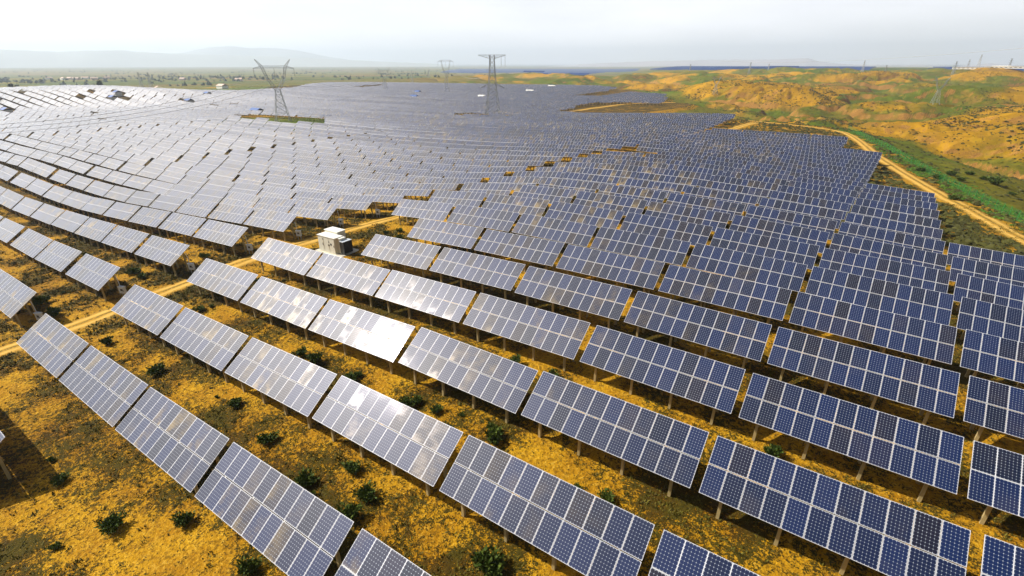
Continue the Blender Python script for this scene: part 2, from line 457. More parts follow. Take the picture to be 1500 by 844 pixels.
def panel_material():
    m, nt, p = mat('solar_glass'); t = NT(nt)
    uv = t.n('ShaderNodeUVMap'); uv.uv_map = 'UVMap'
    sx = t.n('ShaderNodeSeparateXYZ'); t.l(uv.outputs[0], sx.inputs[0])
    U, V = sx.outputs['X'], sx.outputs['Y']
    iu, iv = t.math('FLOOR', U), t.math('FLOOR', V)
    fu, fv = t.math('FRACT', U), t.math('FRACT', V)
    cid = t.n('ShaderNodeCombineXYZ'); t.l(iu, cid.inputs[0]); t.l(iv, cid.inputs[1])
    wn_ = t.n('ShaderNodeTexWhiteNoise', noise_dimensions='3D'); t.l(cid.outputs[0], wn_.inputs['Vector'])
    sw = t.n('ShaderNodeSeparateColor'); t.l(wn_.outputs['Color'], sw.inputs[0])
    r1, r2, r3 = sw.outputs
    # distance from the module edge in metres
    eu = t.math('MULTIPLY', t.math('SUBTRACT', 0.5, t.math('ABSOLUTE', t.math('SUBTRACT', fu, 0.5))), 0.985)
    ev = t.math('MULTIPLY', t.math('SUBTRACT', 0.5, t.math('ABSOLUTE', t.math('SUBTRACT', fv, 0.5))), 1.65)
    frame = t.math('LESS_THAN', t.math('MINIMUM', eu, ev), 0.018)
    # 6 x 10 cells inside a 40 mm margin
    cu = t.math('DIVIDE', t.math('SUBTRACT', t.math('MULTIPLY', fu, 0.985), 0.038), 0.1515)
    cv = t.math('DIVIDE', t.math('SUBTRACT', t.math('MULTIPLY', fv, 1.65), 0.045), 0.156)
    ku, kv = t.math('FRACT', cu), t.math('FRACT', cv)
    du = t.math('SUBTRACT', 0.5, t.math('ABSOLUTE', t.math('SUBTRACT', ku, 0.5)))
    dv = t.math('SUBTRACT', 0.5, t.math('ABSOLUTE', t.math('SUBTRACT', kv, 0.5)))
    gap = t.math('LESS_THAN', t.math('MINIMUM', du, dv), 0.018)
    diam = t.math('LESS_THAN', t.math('ADD', du, dv), 0.145)
    line = t.math('MAXIMUM', diam, t.math('MULTIPLY', gap, 0.30))
    # module tone: blue, darker navy, a few purple-brown ones
    tone = t.ramp(r1, 0.15, 0.95)
    cell = t.mix(tone, (0.0015, 0.011, 0.058), (0.0015, 0.005, 0.022))
    odd = t.math('GREATER_THAN', r2, 0.83)
    gp = t.n('ShaderNodeNewGeometry'); gx = t.n('ShaderNodeSeparateXYZ'); t.l(gp.outputs['Position'], gx.inputs[0])
    cell = t.mix(t.math('MULTIPLY', odd, t.ramp(gx.outputs['X'], 0.0, -30.0, 0.35, 0.95)), cell, (0.011, 0.006, 0.010))
    geo = t.n('ShaderNodeNewGeometry')
    col = t.mix(line, cell, (0.36, 0.40, 0.46))
    # settled dust: heavier on some modules and towards their lower edge, in blotches
    dn = t.noise(geo.outputs['Position'], 0.9, 5, 0.6)
    big = t.noise(geo.outputs['Position'], 0.035, 2, 0.5)
    low = t.math('POWER', t.math('SUBTRACT', 1.0, fv), 1.6)
    ps = t.n('ShaderNodeSeparateXYZ'); t.l(geo.outputs['Position'], ps.inputs[0])
    west = t.ramp(ps.outputs['X'], 4.0, -34.0, 0.05, 1.0)      # the soiled tables lie to the west
    heavy = t.math('MULTIPLY', t.math('MULTIPLY', t.ramp(r3, 0.42, 0.95), t.ramp(big, 0.36, 0.60)), west)
    dust = t.math('MULTIPLY', t.ramp(dn, 0.38, 0.72), t.math('MULTIPLY', heavy, t.math('ADD', 0.35, t.math('MULTIPLY', low, 0.65))))
    dust = t.math('ADD', t.math('MULTIPLY', dust, 0.95), t.math('MULTIPLY', t.ramp(dn, 0.3, 0.8), 0.012), clamp=True)
    col = t.mix(dust, col, (0.36, 0.27, 0.13))
    col = t.mix(frame, col, (0.58, 0.58, 0.60))
    t.l(col, p.inputs['Base Color'])
    rg = t.math('ADD', t.math('MULTIPLY', dust, 0.5), 0.06)
    rg = t.math('ADD', rg, t.math('MULTIPLY', r2, 0.025))
    t.l(t.math('MAXIMUM', rg, t.math('MULTIPLY', frame, 0.45)), p.inputs['Roughness'])
    p.inputs['IOR'].default_value = 1.40
    p.inputs['Specular Tint'].default_value = (0.93, 0.89, 1.0, 1)   # anti-reflection film
    # fine dust film: broad soft lobe; thick dirt kills the shine
    t.l(t.math('MULTIPLY', t.math('SUBTRACT', 1.0, dust), 0.62), p.inputs['Coat Weight'])
    t.l(t.math('SUBTRACT', 0.5, t.math('MULTIPLY', dust, 0.45)), p.inputs['Specular IOR Level'])
    p.inputs['Coat Roughness'].default_value = 0.46
    p.inputs['Coat IOR'].default_value = 1.42
    # each module sits a hair off the plane of its table
    vm = t.n('ShaderNodeVectorMath', operation='SUBTRACT'); t.l(wn_.outputs['Color'], vm.inputs[0]); vm.inputs[1].default_value = (0.5, 0.5, 0.5)
    vs = t.n('ShaderNodeVectorMath', operation='SCALE'); t.l(vm.outputs[0], vs.inputs[0]); vs.inputs['Scale'].default_value = 0.014
    va = t.n('ShaderNodeVectorMath', operation='ADD'); t.l(geo.outputs['Normal'], va.inputs[0]); t.l(vs.outputs[0], va.inputs[1])
    vn = t.n('ShaderNodeVectorMath', operation='NORMALIZE'); t.l(va.outputs[0], vn.inputs[0])
    t.l(vn.outputs[0], p.inputs['Normal'])
    return m


M_PANEL = panel_material()


def ground_material():
    m, nt, p = mat('loess_ground'); t = NT(nt)
    geo = t.n('ShaderNodeNewGeometry'); P = geo.outputs['Position']
    at = t.n('ShaderNodeAttribute'); at.attribute_name = 'mask'
    sp = t.n('ShaderNodeSeparateColor'); t.l(at.outputs['Color'], sp.inputs[0])
    G, S, Hm = sp.outputs; C = at.outputs['Alpha']
    n0 = t.noise(P, 0.05, 4); n1 = t.noise(P, 0.45, 6, 0.6); n2 = t.noise(P, 3.2, 6, 0.65); n3 = t.noise(P, 0.011, 5)
    soil = t.mix(t.ramp(n1, 0.3, 0.7), (0.36, 0.165, 0.002), (0.54, 0.290, 0.007))
    soil = t.mix(t.math('MULTIPLY', t.ramp(n2, 0.42, 0.75), 0.6), soil, (0.68, 0.40, 0.035))
    soil = t.mix(t.math('MULTIPLY', t.ramp(n0, 0.5, 0.75), 0.45), soil, (0.22, 0.085, 0.003))
    # low scrub mats on the array ground
    n5 = t.noise(P, 11.0, 4, 0.7)
    sv = t.math('ADD', t.math('MULTIPLY', S, 0.36), t.math('ADD', t.math('MULTIPLY', n1, 0.30), t.math('ADD', t.math('MULTIPLY', n2, 0.95), t.math('MULTIPLY', n5, 0.95))))
    mats = t.ramp(sv, 1.255, 1.33)
    sc_col = t.mix(t.ramp(n1, 0.35, 0.65), (0.042, 0.024, 0.002), (0.029, 0.030, 0.002))
    n6 = t.noise(P, 4.6, 5, 0.7)
    soil = t.mix(t.math('MULTIPLY', t.ramp(n6, 0.49, 0.62), 0.75), soil, (0.165, 0.080, 0.003))
    soil = t.mix(t.math('MULTIPLY', t.ramp(n6, 0.44, 0.34), 0.55), soil, (0.72, 0.45, 0.06))
    # pebbles, clods and dry stalks
    speck = t.ramp(t.math('ADD', t.math('MULTIPLY', n5, 0.75), t.math('MULTIPLY', n2, 0.35)), 0.60, 0.68)
    soil = t.mix(t.math('MULTIPLY', speck, 0.7), soil, (0.075, 0.038, 0.004))
    near = t.mix(t.math('MULTIPLY', mats, 0.92), soil, sc_col)
    # hills: tan loess, thin grass, green valley floors
    hs = t.mix(t.ramp(n0, 0.35, 0.68), (0.42, 0.215, 0.003), (0.29, 0.160, 0.003))
    hs = t.mix(t.math('MULTIPLY', t.ramp(n2, 0.45, 0.7), 0.35), hs, (0.46, 0.27, 0.012))
    gr = t.mix(t.ramp(n1, 0.3, 0.7), (0.095, 0.100, 0.003), (0.180, 0.145, 0.004))
    gr = t.mix(t.ramp(n3, 0.42, 0.6), gr, (0.085, 0.120, 0.003))
    gm = t.ramp(t.math('ADD', G, t.math('MULTIPLY', t.math('SUBTRACT', n0, 0.5), 0.7)), 0.32, 0.66)
    hill = t.mix(gm, hs, gr)
    nz = t.n('ShaderNodeSeparateXYZ'); t.l(geo.outputs['True Normal'], nz.inputs[0])
    steep = t.ramp(nz.outputs['Z'], 0.86, 0.68)
    cl = t.math('MAXIMUM', steep, t.math('MULTIPLY', C, 0.45))
    hill = t.mix(cl, hill, t.mix(t.ramp(n2, 0.35, 0.65), (0.22, 0.10, 0.014), (0.42, 0.22, 0.045)))
    # farmed plain: strips
    vo = t.n('ShaderNodeTexVoronoi', distance='CHEBYCHEV'); vo.inputs['Scale'].default_value = 0.0042; t.l(P, vo.inputs['Vector'])
    vs = t.n('ShaderNodeSeparateColor'); t.l(vo.outputs['Color'], vs.inputs[0])
    ln = t.n('ShaderNodeVectorMath', operation='LENGTH'); t.l(P, ln.inputs[0])
    farm = t.mix(t.ramp(vs.outputs[0], 0.3, 0.75), (0.040, 0.075, 0.003), (0.17, 0.135, 0.008))
    farm = t.mix(t.math('MULTIPLY', t.ramp(vs.outputs[1], 0.62, 0.8), 0.8), farm, (0.20, 0.10, 0.03))
    plain = t.math('MULTIPLY', t.ramp(ln.outputs['Value'], 700, 1500), t.ramp(t.math('ADD', G, 0.0), 0.55, 0.9))
    hill = t.mix(t.math('MULTIPLY', plain, 0.7), hill, farm)
    col = t.mix(t.ramp(Hm, 0.02, 0.25), near, hill)
    t.l(col, p.inputs['Base Color'])
    p.inputs['Roughness'].default_value = 0.95
    p.inputs['Specular IOR Level'].default_value = 0.15
    b = t.n('ShaderNodeBump'); b.inputs['Strength'].default_value = 1.0; b.inputs['Distance'].default_value = 0.4
    hh = t.math('ADD', t.math('MULTIPLY', n2, 0.55), t.math('MULTIPLY', mats, 0.35))
    n4 = t.noise(P, 12.0, 4, 0.6)
    hh = t.math('ADD', hh, t.math('MULTIPLY', n4, 0.18))
    t.l(hh, b.inputs['Height']); t.l(b.outputs[0], p.inputs['Normal'])
    return m


M_GROUND = ground_material()


def track_material():
    m, nt, p = mat('dirt_track'); t = NT(nt)
    geo = t.n('ShaderNodeNewGeometry'); P = geo.outputs['Position']
    uv = t.n('ShaderNodeUVMap'); uv.uv_map = 'UVMap'
    sx = t.n('ShaderNodeSeparateXYZ'); t.l(uv.outputs[0], sx.inputs[0])
    n1 = t.noise(P, 0.7, 6, 0.6); n2 = t.noise(P, 5.0, 5, 0.6)
    c = t.mix(t.ramp(n1, 0.3, 0.7), (0.40, 0.205, 0.020), (0.52, 0.31, 0.06))
    c = t.mix(t.math('MULTIPLY', t.ramp(n2, 0.45, 0.7), 0.5), c, (0.62, 0.38, 0.07))
    d = t.math('ABSOLUTE', t.math('SUBTRACT', sx.outputs[0], 0.5))
    verge = t.math('ADD', t.ramp(d, 0.10, 0.04), t.ramp(d, 0.30, 0.44))
    rut = t.math('MULTIPLY', t.ramp(d, 0.14, 0.19), t.ramp(d, 0.29, 0.24))
    c = t.mix(t.math('MULTIPLY', rut, 0.5), c, (0.66, 0.43, 0.12))
    g = t.math('MULTIPLY', t.ramp(t.math('ADD', n2, t.math('MULTIPLY', n1, 0.6)), 0.66, 0.86), t.math('MINIMUM', verge, 1.0))
    c = t.mix(t.math('MULTIPLY', g, 0.85), c, (0.09, 0.07, 0.012))
    t.l(c, p.inputs['Base Color']); p.inputs['Roughness'].default_value = 0.95
    p.inputs['Specular IOR Level'].default_value = 0.1
    b = t.n('ShaderNodeBump'); b.inputs['Strength'].default_value = 0.6; b.inputs['Distance'].default_value = 0.12
    t.l(n2, b.inputs['Height']); t.l(b.outputs[0], p.inputs['Normal'])
    return m


M_TRACK = track_material()


def leaf_material(name, a, b_):
    m, nt, p = mat(name); t = NT(nt)
    geo = t.n('ShaderNodeNewGeometry')
    oi = t.n('ShaderNodeObjectInfo')
    f = t.math('ADD', t.math('MULTIPLY', geo.outputs['Random Per Island'], 0.7), t.math('MULTIPLY', oi.outputs['Random'], 0.3))
    t.l(t.mix(f, a, b_), p.inputs['Base Color']); p.inputs['Roughness'].default_value = 0.75
    p.inputs['Specular IOR Level'].default_value = 0.2
    return m


M_LEAF = leaf_material('shrub_leaf', (0.022, 0.050, 0.005), (0.095, 0.125, 0.012))
M_TUFT = leaf_material('scrub_leaf', (0.050, 0.036, 0.004), (0.170, 0.150, 0.013))
M_HSCRUB = leaf_material('hill_scrub_leaf', (0.030, 0.028, 0.006), (0.070, 0.068, 0.010))
M_TREE = leaf_material('tree_leaf', (0.012, 0.030, 0.008), (0.035, 0.060, 0.014))
M_WEED = leaf_material('verge_grass', (0.035, 0.075, 0.004), (0.085, 0.15, 0.008))


def net_material():
    m, nt, p = mat('green_netting'); t = NT(nt)
    geo = t.n('ShaderNodeNewGeometry')
    n = t.noise(geo.outputs['Position'], 0.5, 3)
    t.l(t.mix(n, (0.01, 0.22, 0.03), (0.02, 0.40, 0.06)), p.inputs['Base Color'])
    p.inputs['Roughness'].default_value = 0.6
    p.inputs['Alpha'].default_value = 0.13
    return m


M_NET = net_material()

# ------------------------------------------------------------------ ground sheet
nx, ny = len(GX), len(GY)
idx = np.arange(nx * ny).reshape(nx, ny)
gf = np.stack([idx[:-1, :-1], idx[1:, :-1], idx[1:, 1:], idx[:-1, 1:]], -1).reshape(-1, 4)
gm = make_mesh('ground', np.stack([EE, NN, GZ], -1).reshape(-1, 3), gf, M_GROUND, smooth=True)
ca = gm.color_attributes.new('mask', 'FLOAT_COLOR', 'POINT')
ca.data.foreach_set('color', np.stack([gG, gS, gA, gC], -1).reshape(-1, 4).astype(np.float32).ravel())
tag(link('ground', gm), kind='structure')


def resample(pl, step):
    pl = np.asarray(pl, float)
    # Catmull-Rom through the points
    out = []
    P_ = np.vstack([2 * pl[0] - pl[1], pl, 2 * pl[-1] - pl[-2]])
    for i in range(1, len(P_) - 2):
        a, b, c, d = P_[i - 1:i + 3]
        n = max(2, int(np.linalg.norm(c - b) / step))
        for k in range(n):
            u = k / n
            out.append(0.5 * (2 * b + (c - a) * u + (2 * a - 5 * b + 4 * c - d) * u * u + (3 * b - 3 * c + d - a) * u ** 3))
    out.append(pl[-1])
    return np.array(out)


def ribbon(name, pl, width, seed, lift=0.07, step=1.5):
    c = resample(pl, step)
    t = np.gradient(c, axis=0); t /= np.linalg.norm(t, axis=1)[:, None]
    nrm = np.c_[-t[:, 1], t[:, 0]]
    k = 9
    u = np.linspace(-0.5, 0.5, k)
    ar = np.arange(len(c)) * step
    wl = width * (1 + 0.28 * fbm(ar / 5, ar * 0 + seed, seed, 3)); wr = width * (1 + 0.28 * fbm(ar / 5, ar * 0 + seed + 9, seed + 4, 3))
    off = np.where(u[None] < 0, u[None] * wl[:, None], u[None] * wr[:, None])
    X = c[:, 0, None] + nrm[:, 0, None] * off; Y = c[:, 1, None] + nrm[:, 1, None] * off
    prof = lift * np.clip(1.6 - 3.6 * np.abs(u), -0.6, 1)
    Z = ground(X, Y) + prof
    n = len(c)
    ii = np.arange(n * k).reshape(n, k)
    f = np.stack([ii[:-1, :-1], ii[:-1, 1:], ii[1:, 1:], ii[1:, :-1]], -1).reshape(-1, 4)[:, ::-1]
    U_ = np.broadcast_to(u + 0.5, (n, k)).ravel(); V_ = np.repeat(ar, k)
    uv = np.stack([U_[f], V_[f]], -1).reshape(-1, 2)
    me = make_mesh(name, np.stack([X, Y, Z], -1).reshape(-1, 3), f, M_TRACK, uv=uv, smooth=True)
    return tag(link(name, me), kind='structure')


ribbon('dirt_track', [(-66.0, -30), (-65.0, 0), (-64.5, 20), (-63.6, 40), (-62.0, 60), (-60.6, 80), (-59.2, 100), (-57.6, 125), (-55.5, 160), (-53.0, 195), (-50.5, 226), (-48.4, 247), (-45.0, 272), (-38, 283)], 3.7, 3)
ribbon('dirt_road', [(36, 70), (29.5, 90), (24.6, 106.3), (22.0, 123.8), (18.4, 140.1), (12.2, 167.5), (4.2, 204.1), (-1.5, 241.7), (-8, 270), (-19.2, 279.4), (-29.1, 281), (-44.4, 283), (-52, 290)], 4.2, 5, 0.10, 2.0)
ribbon('dirt_path', [(-176, 288), (-172.8, 319.7), (-169.4, 367.4), (-161.6, 406), (-149.3, 425), (-135, 436)], 6.0, 8, 0.15, 3.0)

# ------------------------------------------------------------------ picking ground points of the design survey
def ray(px, py):
    r = px - 750.0; d = py - 422.0
    cp, sp = math.cos(PITCH), math.sin(PITCH)
    y = FPX * cp - d * sp; z = -FPX * sp - d * cp
    v = np.array([r * math.cos(YAW) - y * math.sin(YAW), r * math.sin(YAW) + y * math.cos(YAW), z])
    return v / np.linalg.norm(v)


def hit(px, py, lift=0.0, far=6000):
    d = ray(px, py)
    t = np.concatenate([np.linspace(12, 400, 1600), np.linspace(401, far, 5600)])
    h = t * d[2] + CAM_H - ground(t * d[0], t * d[1]) - lift
    i = int(np.argmax(h < 0))
    if not (h < 0).any(): return None
    a = h[i - 1] / (h[i - 1] - h[i]); q = t[i - 1] + a * (t[i] - t[i - 1])
    return np.array([q * d[0], q * d[1], q * d[2] + CAM_H - lift])


# ------------------------------------------------------------------ solar tables
TILT = R(34.55)
cT, sT = math.cos(TILT), math.sin(TILT)
MW, MH, PITCHX, V2 = 0.974, 1.64, 0.9945, 1.69
TW = 11 * PITCHX
Z0 = 1.7
POSTX = (-4.35, -1.45, 1.45, 4.35)


def pp(u, v, w=0.0):
    return (u, v * cT - w * sT, Z0 + v * sT + w * cT)


def slab(g, x0, x1, v0, v1, th, uv0, uvn, mats=(0, 1)):
    """panel slab: top face carries the module grid, the rest is frame"""
    v = [pp(x0, v0, -th), pp(x1, v0, -th), pp(x1, v1, -th), pp(x0, v1, -th), pp(x0, v0), pp(x1, v0), pp(x1, v1), pp(x0, v1)]
    uv = np.zeros((24, 2))
    uv[4:8] = np.array([(0, 0), (uvn, 0), (uvn, 1), (0, 1)]) + np.asarray(uv0)
    g.add(v, BOXF, [mats[1], mats[0]] + [mats[1]] * 4, uv)


def supports(g, posts=True, m=(0, 1)):
    for v in (0.35, 1.25, 2.05, 2.95):
        a = pp(-TW / 2 + 0.05, v, -0.085); b = pp(TW / 2 - 0.05, v, -0.085)
        g.bar(a, b, 0.07, m[0])
    for x in POSTX:
        g.bar(pp(x, 0.25, -0.16), pp(x, 3.05, -0.16), 0.08, m[0])
        if posts:
            g.bar((x, 0.62, -0.6), (x, 0.62, Z0 + 0.62 * sT / cT - 0.22), 0.17, m[1])
            g.bar((x, 2.15, -0.6), (x, 2.15, Z0 + 2.15 * sT / cT - 0.22), 0.17, m[1])
    if posts:
        for x in POSTX:
            g.bar((x + 0.1, 0.7, 0.5), (x + 0.1, 2.1, Z0 + 2.1 * sT / cT - 0.35), 0.05, m[0])


def module_mesh(seed):
    g = Geo()
    r = random.Random(seed)
    slab_v = []
    th = 0.04
    hw = MW / 2
    a, b = r.uniform(-.003, .003), r.uniform(-.003, .003)
    v = []
    for w in (-th, 0):
        for (x, y) in ((-hw, 0), (hw, 0), (hw, MH), (-hw, MH)):
            v.append((x, y, w + a * x * 2 + b * (y - MH / 2)))
    uv = np.zeros((24, 2))
    uv[4:8] = np.array([(0, 0), (1, 0), (1, 1), (0, 1)]) + np.array([seed * 3, seed * 7 % 11])
    g.add(v, BOXF, [1, 0, 1, 1, 1, 1], uv)
    return g.mesh('solar_module', [M_PANEL, M_ALU])


MODULES = [module_mesh(i) for i in range(24)]
_g = Geo(); supports(_g, False, (0, 0)); ME_FRAME = _g.mesh('support_frame', [M_STEEL])
def post_mesh(h):
    g = Geo(); g.bar((0, 0, -0.6), (0, 0, h - 0.02), 0.18, 0, 0.15); g.box((0, 0, h + 0.03), (0.24, 0.24, 0.06), 1)
    return g.mesh('post', [M_POST, M_STEEL])
ME_POSTF = post_mesh(Z0 + 0.62 * sT / cT - 0.25)
ME_POSTB = post_mesh(Z0 + 2.15 * sT / cT - 0.25)


def table_geo(seed, posts=True, rails=True):
    g = Geo()
    slab(g, -TW / 2, TW / 2, 0, 1.65, 0.04, (seed * 13, seed * 5), 11)
    slab(g, -TW / 2, TW / 2, 1.67, 3.32, 0.04, (seed * 13, seed * 5 + 2), 11)
    if rails: supports(g, posts, (2, 3))
    return g


ME_TABLE = [table_geo(200 + i).mesh('solar_table', [M_PANEL, M_ALU, M_STEEL, M_POST]) for i in range(10)]

# lattice
ROW = 7.45
def row_n(r): return 6.95 + ROW * (r - 1)
RL = {1: -59.9, 2: -60.2, 3: -59.7, 4: -59.4, 5: -47.3, 6: -46.9, 7: -57.6, 8: -57.1, 9: -56.4, 10: -55.6, 11: -54.9, 12: -53.7, 13: -53.5, 14: -52.6, 15: -52.0, 16: -51.4, 17: -50.7, 18: -50.2}
LR = {0: -71.0, 1: -69.2, 2: -67.8, 3: -66.9, 4: -66.3, 5: -66.1, 6: -65.9, 7: -65.7, 8: -65.6, 9: -65.6, 10: -65.2, 11: -65.0, 12: -64.2, 13: -63.1, 14: -62.6, 15: -61.9, 16: -61.1, 17: -60.7, 18: -59.8}

FAR = np.array([(-54.5, 100), (-53, 276), (-142, 278), (-167, 289), (-182, 372), (-168, 389), (-137, 392), (-137, 416), (-163, 491), (-205, 512), (-203, 440), (-234, 442), (-241, 521), (-249, 584), (-296, 630), (-359, 652), (-437, 640), (-630, 635), (-789, 588), (-748, 522), (-624, 409), (-600, 300), (-615, 240), (-640, 180), (-640, 90), (-600, -20), (-66, -30), (-64, 100)], float)
HOLES = [np.array(h, float) for h in (
    [(-594, 470), (-520, 434), (-560, 514), (-630, 570)],
    [(-296, 146), (-215, 143), (-215, 158), (-240, 170), (-296, 172)],
    [(-205, 232), (-160, 232), (-160, 252), (-205, 252)],
    [(-500, 425), (-440, 425), (-440, 440), (-500, 440)],
    [(-400, 428), (-370, 428), (-370, 446), (-400, 446)])]
CAB = (-55.6, 38.6)
HOUSES = []
for hx_, hy_, hw_ in ((12, 167.5, 18), (3, 152.5, 9), (173, 140.5, 10), (167, 148, 11), (278, 152.5, 13), (305, 141.5, 9), (377, 168, 20), (607, 146, 13), (612.5, 138.5, 9), (706, 146, 12), (776, 137.5, 13), (808, 130, 11), (684, 176, 8)):
    q_ = hit(hx_, hy_)
    HOUSES.append((q_[0], q_[1], hw_ * np.linalg.norm(q_[:2]) / 860))

# row nought: only the upper corner of its last table reaches into the picture
E_TIP = min(np.arange(-60, -38, 0.1), key=lambda e: abs(project(np.array([e, -0.5 + 2.73, float(ground(e - 5, 1.0)) + 3.58]))[0] - 7))
print('tip', E_TIP, project(np.array([E_TIP, 2.23, float(ground(E_TIP - 5, 1.0)) + 3.58])))
T = []       # (E, N, block, row, col)
for r in range(-1, 29):
    N = row_n(r)
    skew = 0.42 * (r - 3)
    if r in RL: e0 = RL[r]
    elif r > 18: e0 = -50.2 + 0.1 * (r - 18)
    else: e0 = -65.6 if r == 0 else -60
    # the right-hand columns share one lattice; the first table starts at the track
    e_last = 8.09 + skew
    kmax = 11 if r <= 10 else (5 if r <= 16 else (4 if r <= 24 else 3))
    for k in range(0, kmax + 1):
        c = e_last - 5.47 - 11.38 * (5 - k)
        if c - 5.47 < e0 - 3.0: continue
        if r == 0 and k > 1: continue
        if r == 0: c = E_TIP - 5.47 - 11.38 * (1 - k)
        if r == -1: continue
        T.append([c, N, 'R', r, k])
for r in range(-1, 92):
    N = row_n(r) + 1.4
    e = LR.get(r, None)
    if e is None: e = min(-53.8, -59.8 + (r - 18) * 1.5) if r > 18 else -66
    k = 0; blk = 0
    rr_ = random.Random(r * 7 + 1)
    while e > -800:
        gapx = 0.38 + rr_.random() * 0.4
        if rr_.random() < 0.05: gapx += 0.8
        T.append([e - 5.47, N, 'L', r, k])
        e -= 10.94 + gapx
        k += 1
        if k % 9 == 0: e -= 1.2 + 0.5 * rr_.random()
T0 = T; T = []
for t in T0:
    c, N, blk, r, k = t
    if blk == 'L':
        if r > 16 and poly_sd(np.array([c]), np.array([N + 1.5]), FAR)[0] > -2: continue
        if any(poly_sd(np.array([c]), np.array([N + 1.5]), h)[0] < 0 for h in HOLES): continue
        if any(abs(c - hx) < hl * 0.5 + 4.5 and abs(N - hy + 1) < 5.5 for hx, hy, hl in HOUSES): continue
        if k > 8 and math.hypot(c, N) > 260 and _hash(np.array([r]), np.array([k]), 5)[0] < 0.012: continue
        if k > 8 and c < -480 and 100 < N < 160 and _hash(np.array([r]), np.array([k]), 9)[0] < 0.06: continue
    T.append(t)

TA = np.array([(t[0], t[1]) for t in T])
zl = ground(TA[:, 0] - 4.5, TA[:, 1] + 1.4); zr = ground(TA[:, 0] + 4.5, TA[:, 1] + 1.4)
TZ = (zl + zr) / 2
TS = np.arctan2(zr - zl, 9.0)
jr = np.random.default_rng(3)
J1 = jr.normal(0, 0.35, len(T)); J2 = jr.normal(0, 0.5, len(T))
J1 = J1 + np.array([(4.2 * _hash(np.array([t[3]]), np.array([t[4] // 9 + 50 * (t[2] == 'R')]), 3)[0] - 2.1) * min(1.0, max(0.0, (math.hypot(t[0], t[1]) - 70) / 120)) for t in T])
px, py, fw = project(np.c_[TA[:, 0], TA[:, 1] + 1.4, TZ + 2.6])
vis = (fw > 2) & (px > -60 - 9000 / np.maximum(fw, 1)) & (px < 1560 + 5500 / np.maximum(fw, 1)) & (py < 860 + 5000 / np.maximum(fw, 1))
inside = (fw > 2) & (px > -3200 / np.maximum(fw, 1)) & (px < 1500 + 3200 / np.maximum(fw, 1)) & (py < 844 + 1100 / np.maximum(fw, 1))
dist = np.hypot(np.hypot(TA[:, 0], TA[:, 1]), CAM_H)
order = np.argsort(np.where(inside, dist, 1e9))
IND = set(order[:300].tolist())
NEAR = set(order[:110].tolist())

ORD = ['', 'first', 'second', 'third', 'fourth', 'fifth', 'sixth', 'seventh', 'eighth', 'ninth', 'tenth', 'eleventh', 'twelfth', 'thirteenth', 'fourteenth', 'fifteenth', 'sixteenth', 'seventeenth', 'eighteenth', 'nineteenth', 'twentieth', 'twenty-first', 'twenty-second', 'twenty-third', 'twenty-fourth', 'twenty-fifth', 'twenty-sixth', 'twenty-seventh', 'twenty-eighth']
firstk = {}
for i, t in enumerate(T):
    if t[2] == 'R': firstk[t[3]] = min(firstk.get(t[3], 99), t[4])


def table_label(t):
    E_, N_, blk, r, k = t
    if blk == 'R':
        q = k - firstk[r] + 1
        if r == 0: return 'solar table corner poking in beside the shadow before the front row'
        tone = 'pale dusty' if E_ < -38 else ('lavender grey' if E_ < -24 else ('grey blue' if E_ < -8 else 'dark blue'))
        if r == 3 and abs(E_ + 31) < 4: return 'silver white solar table flashing with sunlight in the third row on the cabin side'
        return f'{tone} solar table {ORD[q]} from the dirt track on the cabin side in {ORD[r]} row'
    tone = 'whitish glaring' if k > 1 else 'pale dusty'
    return f'{tone} solar table {ORD[k + 1]} from the dirt track on the meter side in {ORD[max(1, r)]} row'


def rot_of(i):
    t = T[i]
    if t[2] == 'R' and t[3] == 3 and abs(t[0] + 31) < 4: return (R(0.1), -TS[i], 0)
    if t[2] == 'R' and t[3] == 3 and abs(t[0] + 20) < 4: return (R(-1.2), -TS[i] + R(1.5), 0)
    if t[2] == 'R' and t[3] in (2, 4) and -40 < t[0] < -15: return (R(-1.2 if t[3] == 2 else 1.4), -TS[i] + R(J2[i]) * 0.5, 0)
    return (R(J1[i]), -TS[i] + R(J2[i]) * 0.5, 0)


mr = random.Random(5)
for i in sorted(IND):
    c, N, blk, r, k = T[i]
    if i in NEAR:
        root = bpy.data.objects.new('solar_table', None); COL.objects.link(root)
        root.empty_display_size = 0.5
        for row in (0, 1):
            for q in range(11):
                m_ = bpy.data.objects.new('solar_module', MODULES[mr.randrange(24)]); COL.objects.link(m_); m_.parent = root
                m_.location = pp(-TW / 2 + PITCHX * (q + 0.5), row * V2 + (0 if row else -0.0))
                m_.rotation_euler = (TILT + R(mr.gauss(0, .12)), R(mr.gauss(0, .12)), 0)
        f_ = bpy.data.objects.new('support_frame', ME_FRAME); COL.objects.link(f_); f_.parent = root
        for x in POSTX:
            a = bpy.data.objects.new('post', ME_POSTF); COL.objects.link(a); a.parent = root; a.location = (x, 0.62, 0)
            b = bpy.data.objects.new('post', ME_POSTB); COL.objects.link(b); b.parent = root; b.location = (x, 2.15, 0)
    else:
        root = bpy.data.objects.new('solar_table', ME_TABLE[mr.randrange(10)]); COL.objects.link(root)
    root.location = (c, N, TZ[i]); root.rotation_euler = rot_of(i)
    tag(root, table_label(T[i]), 'solar table', 'solar tables set out in rows')

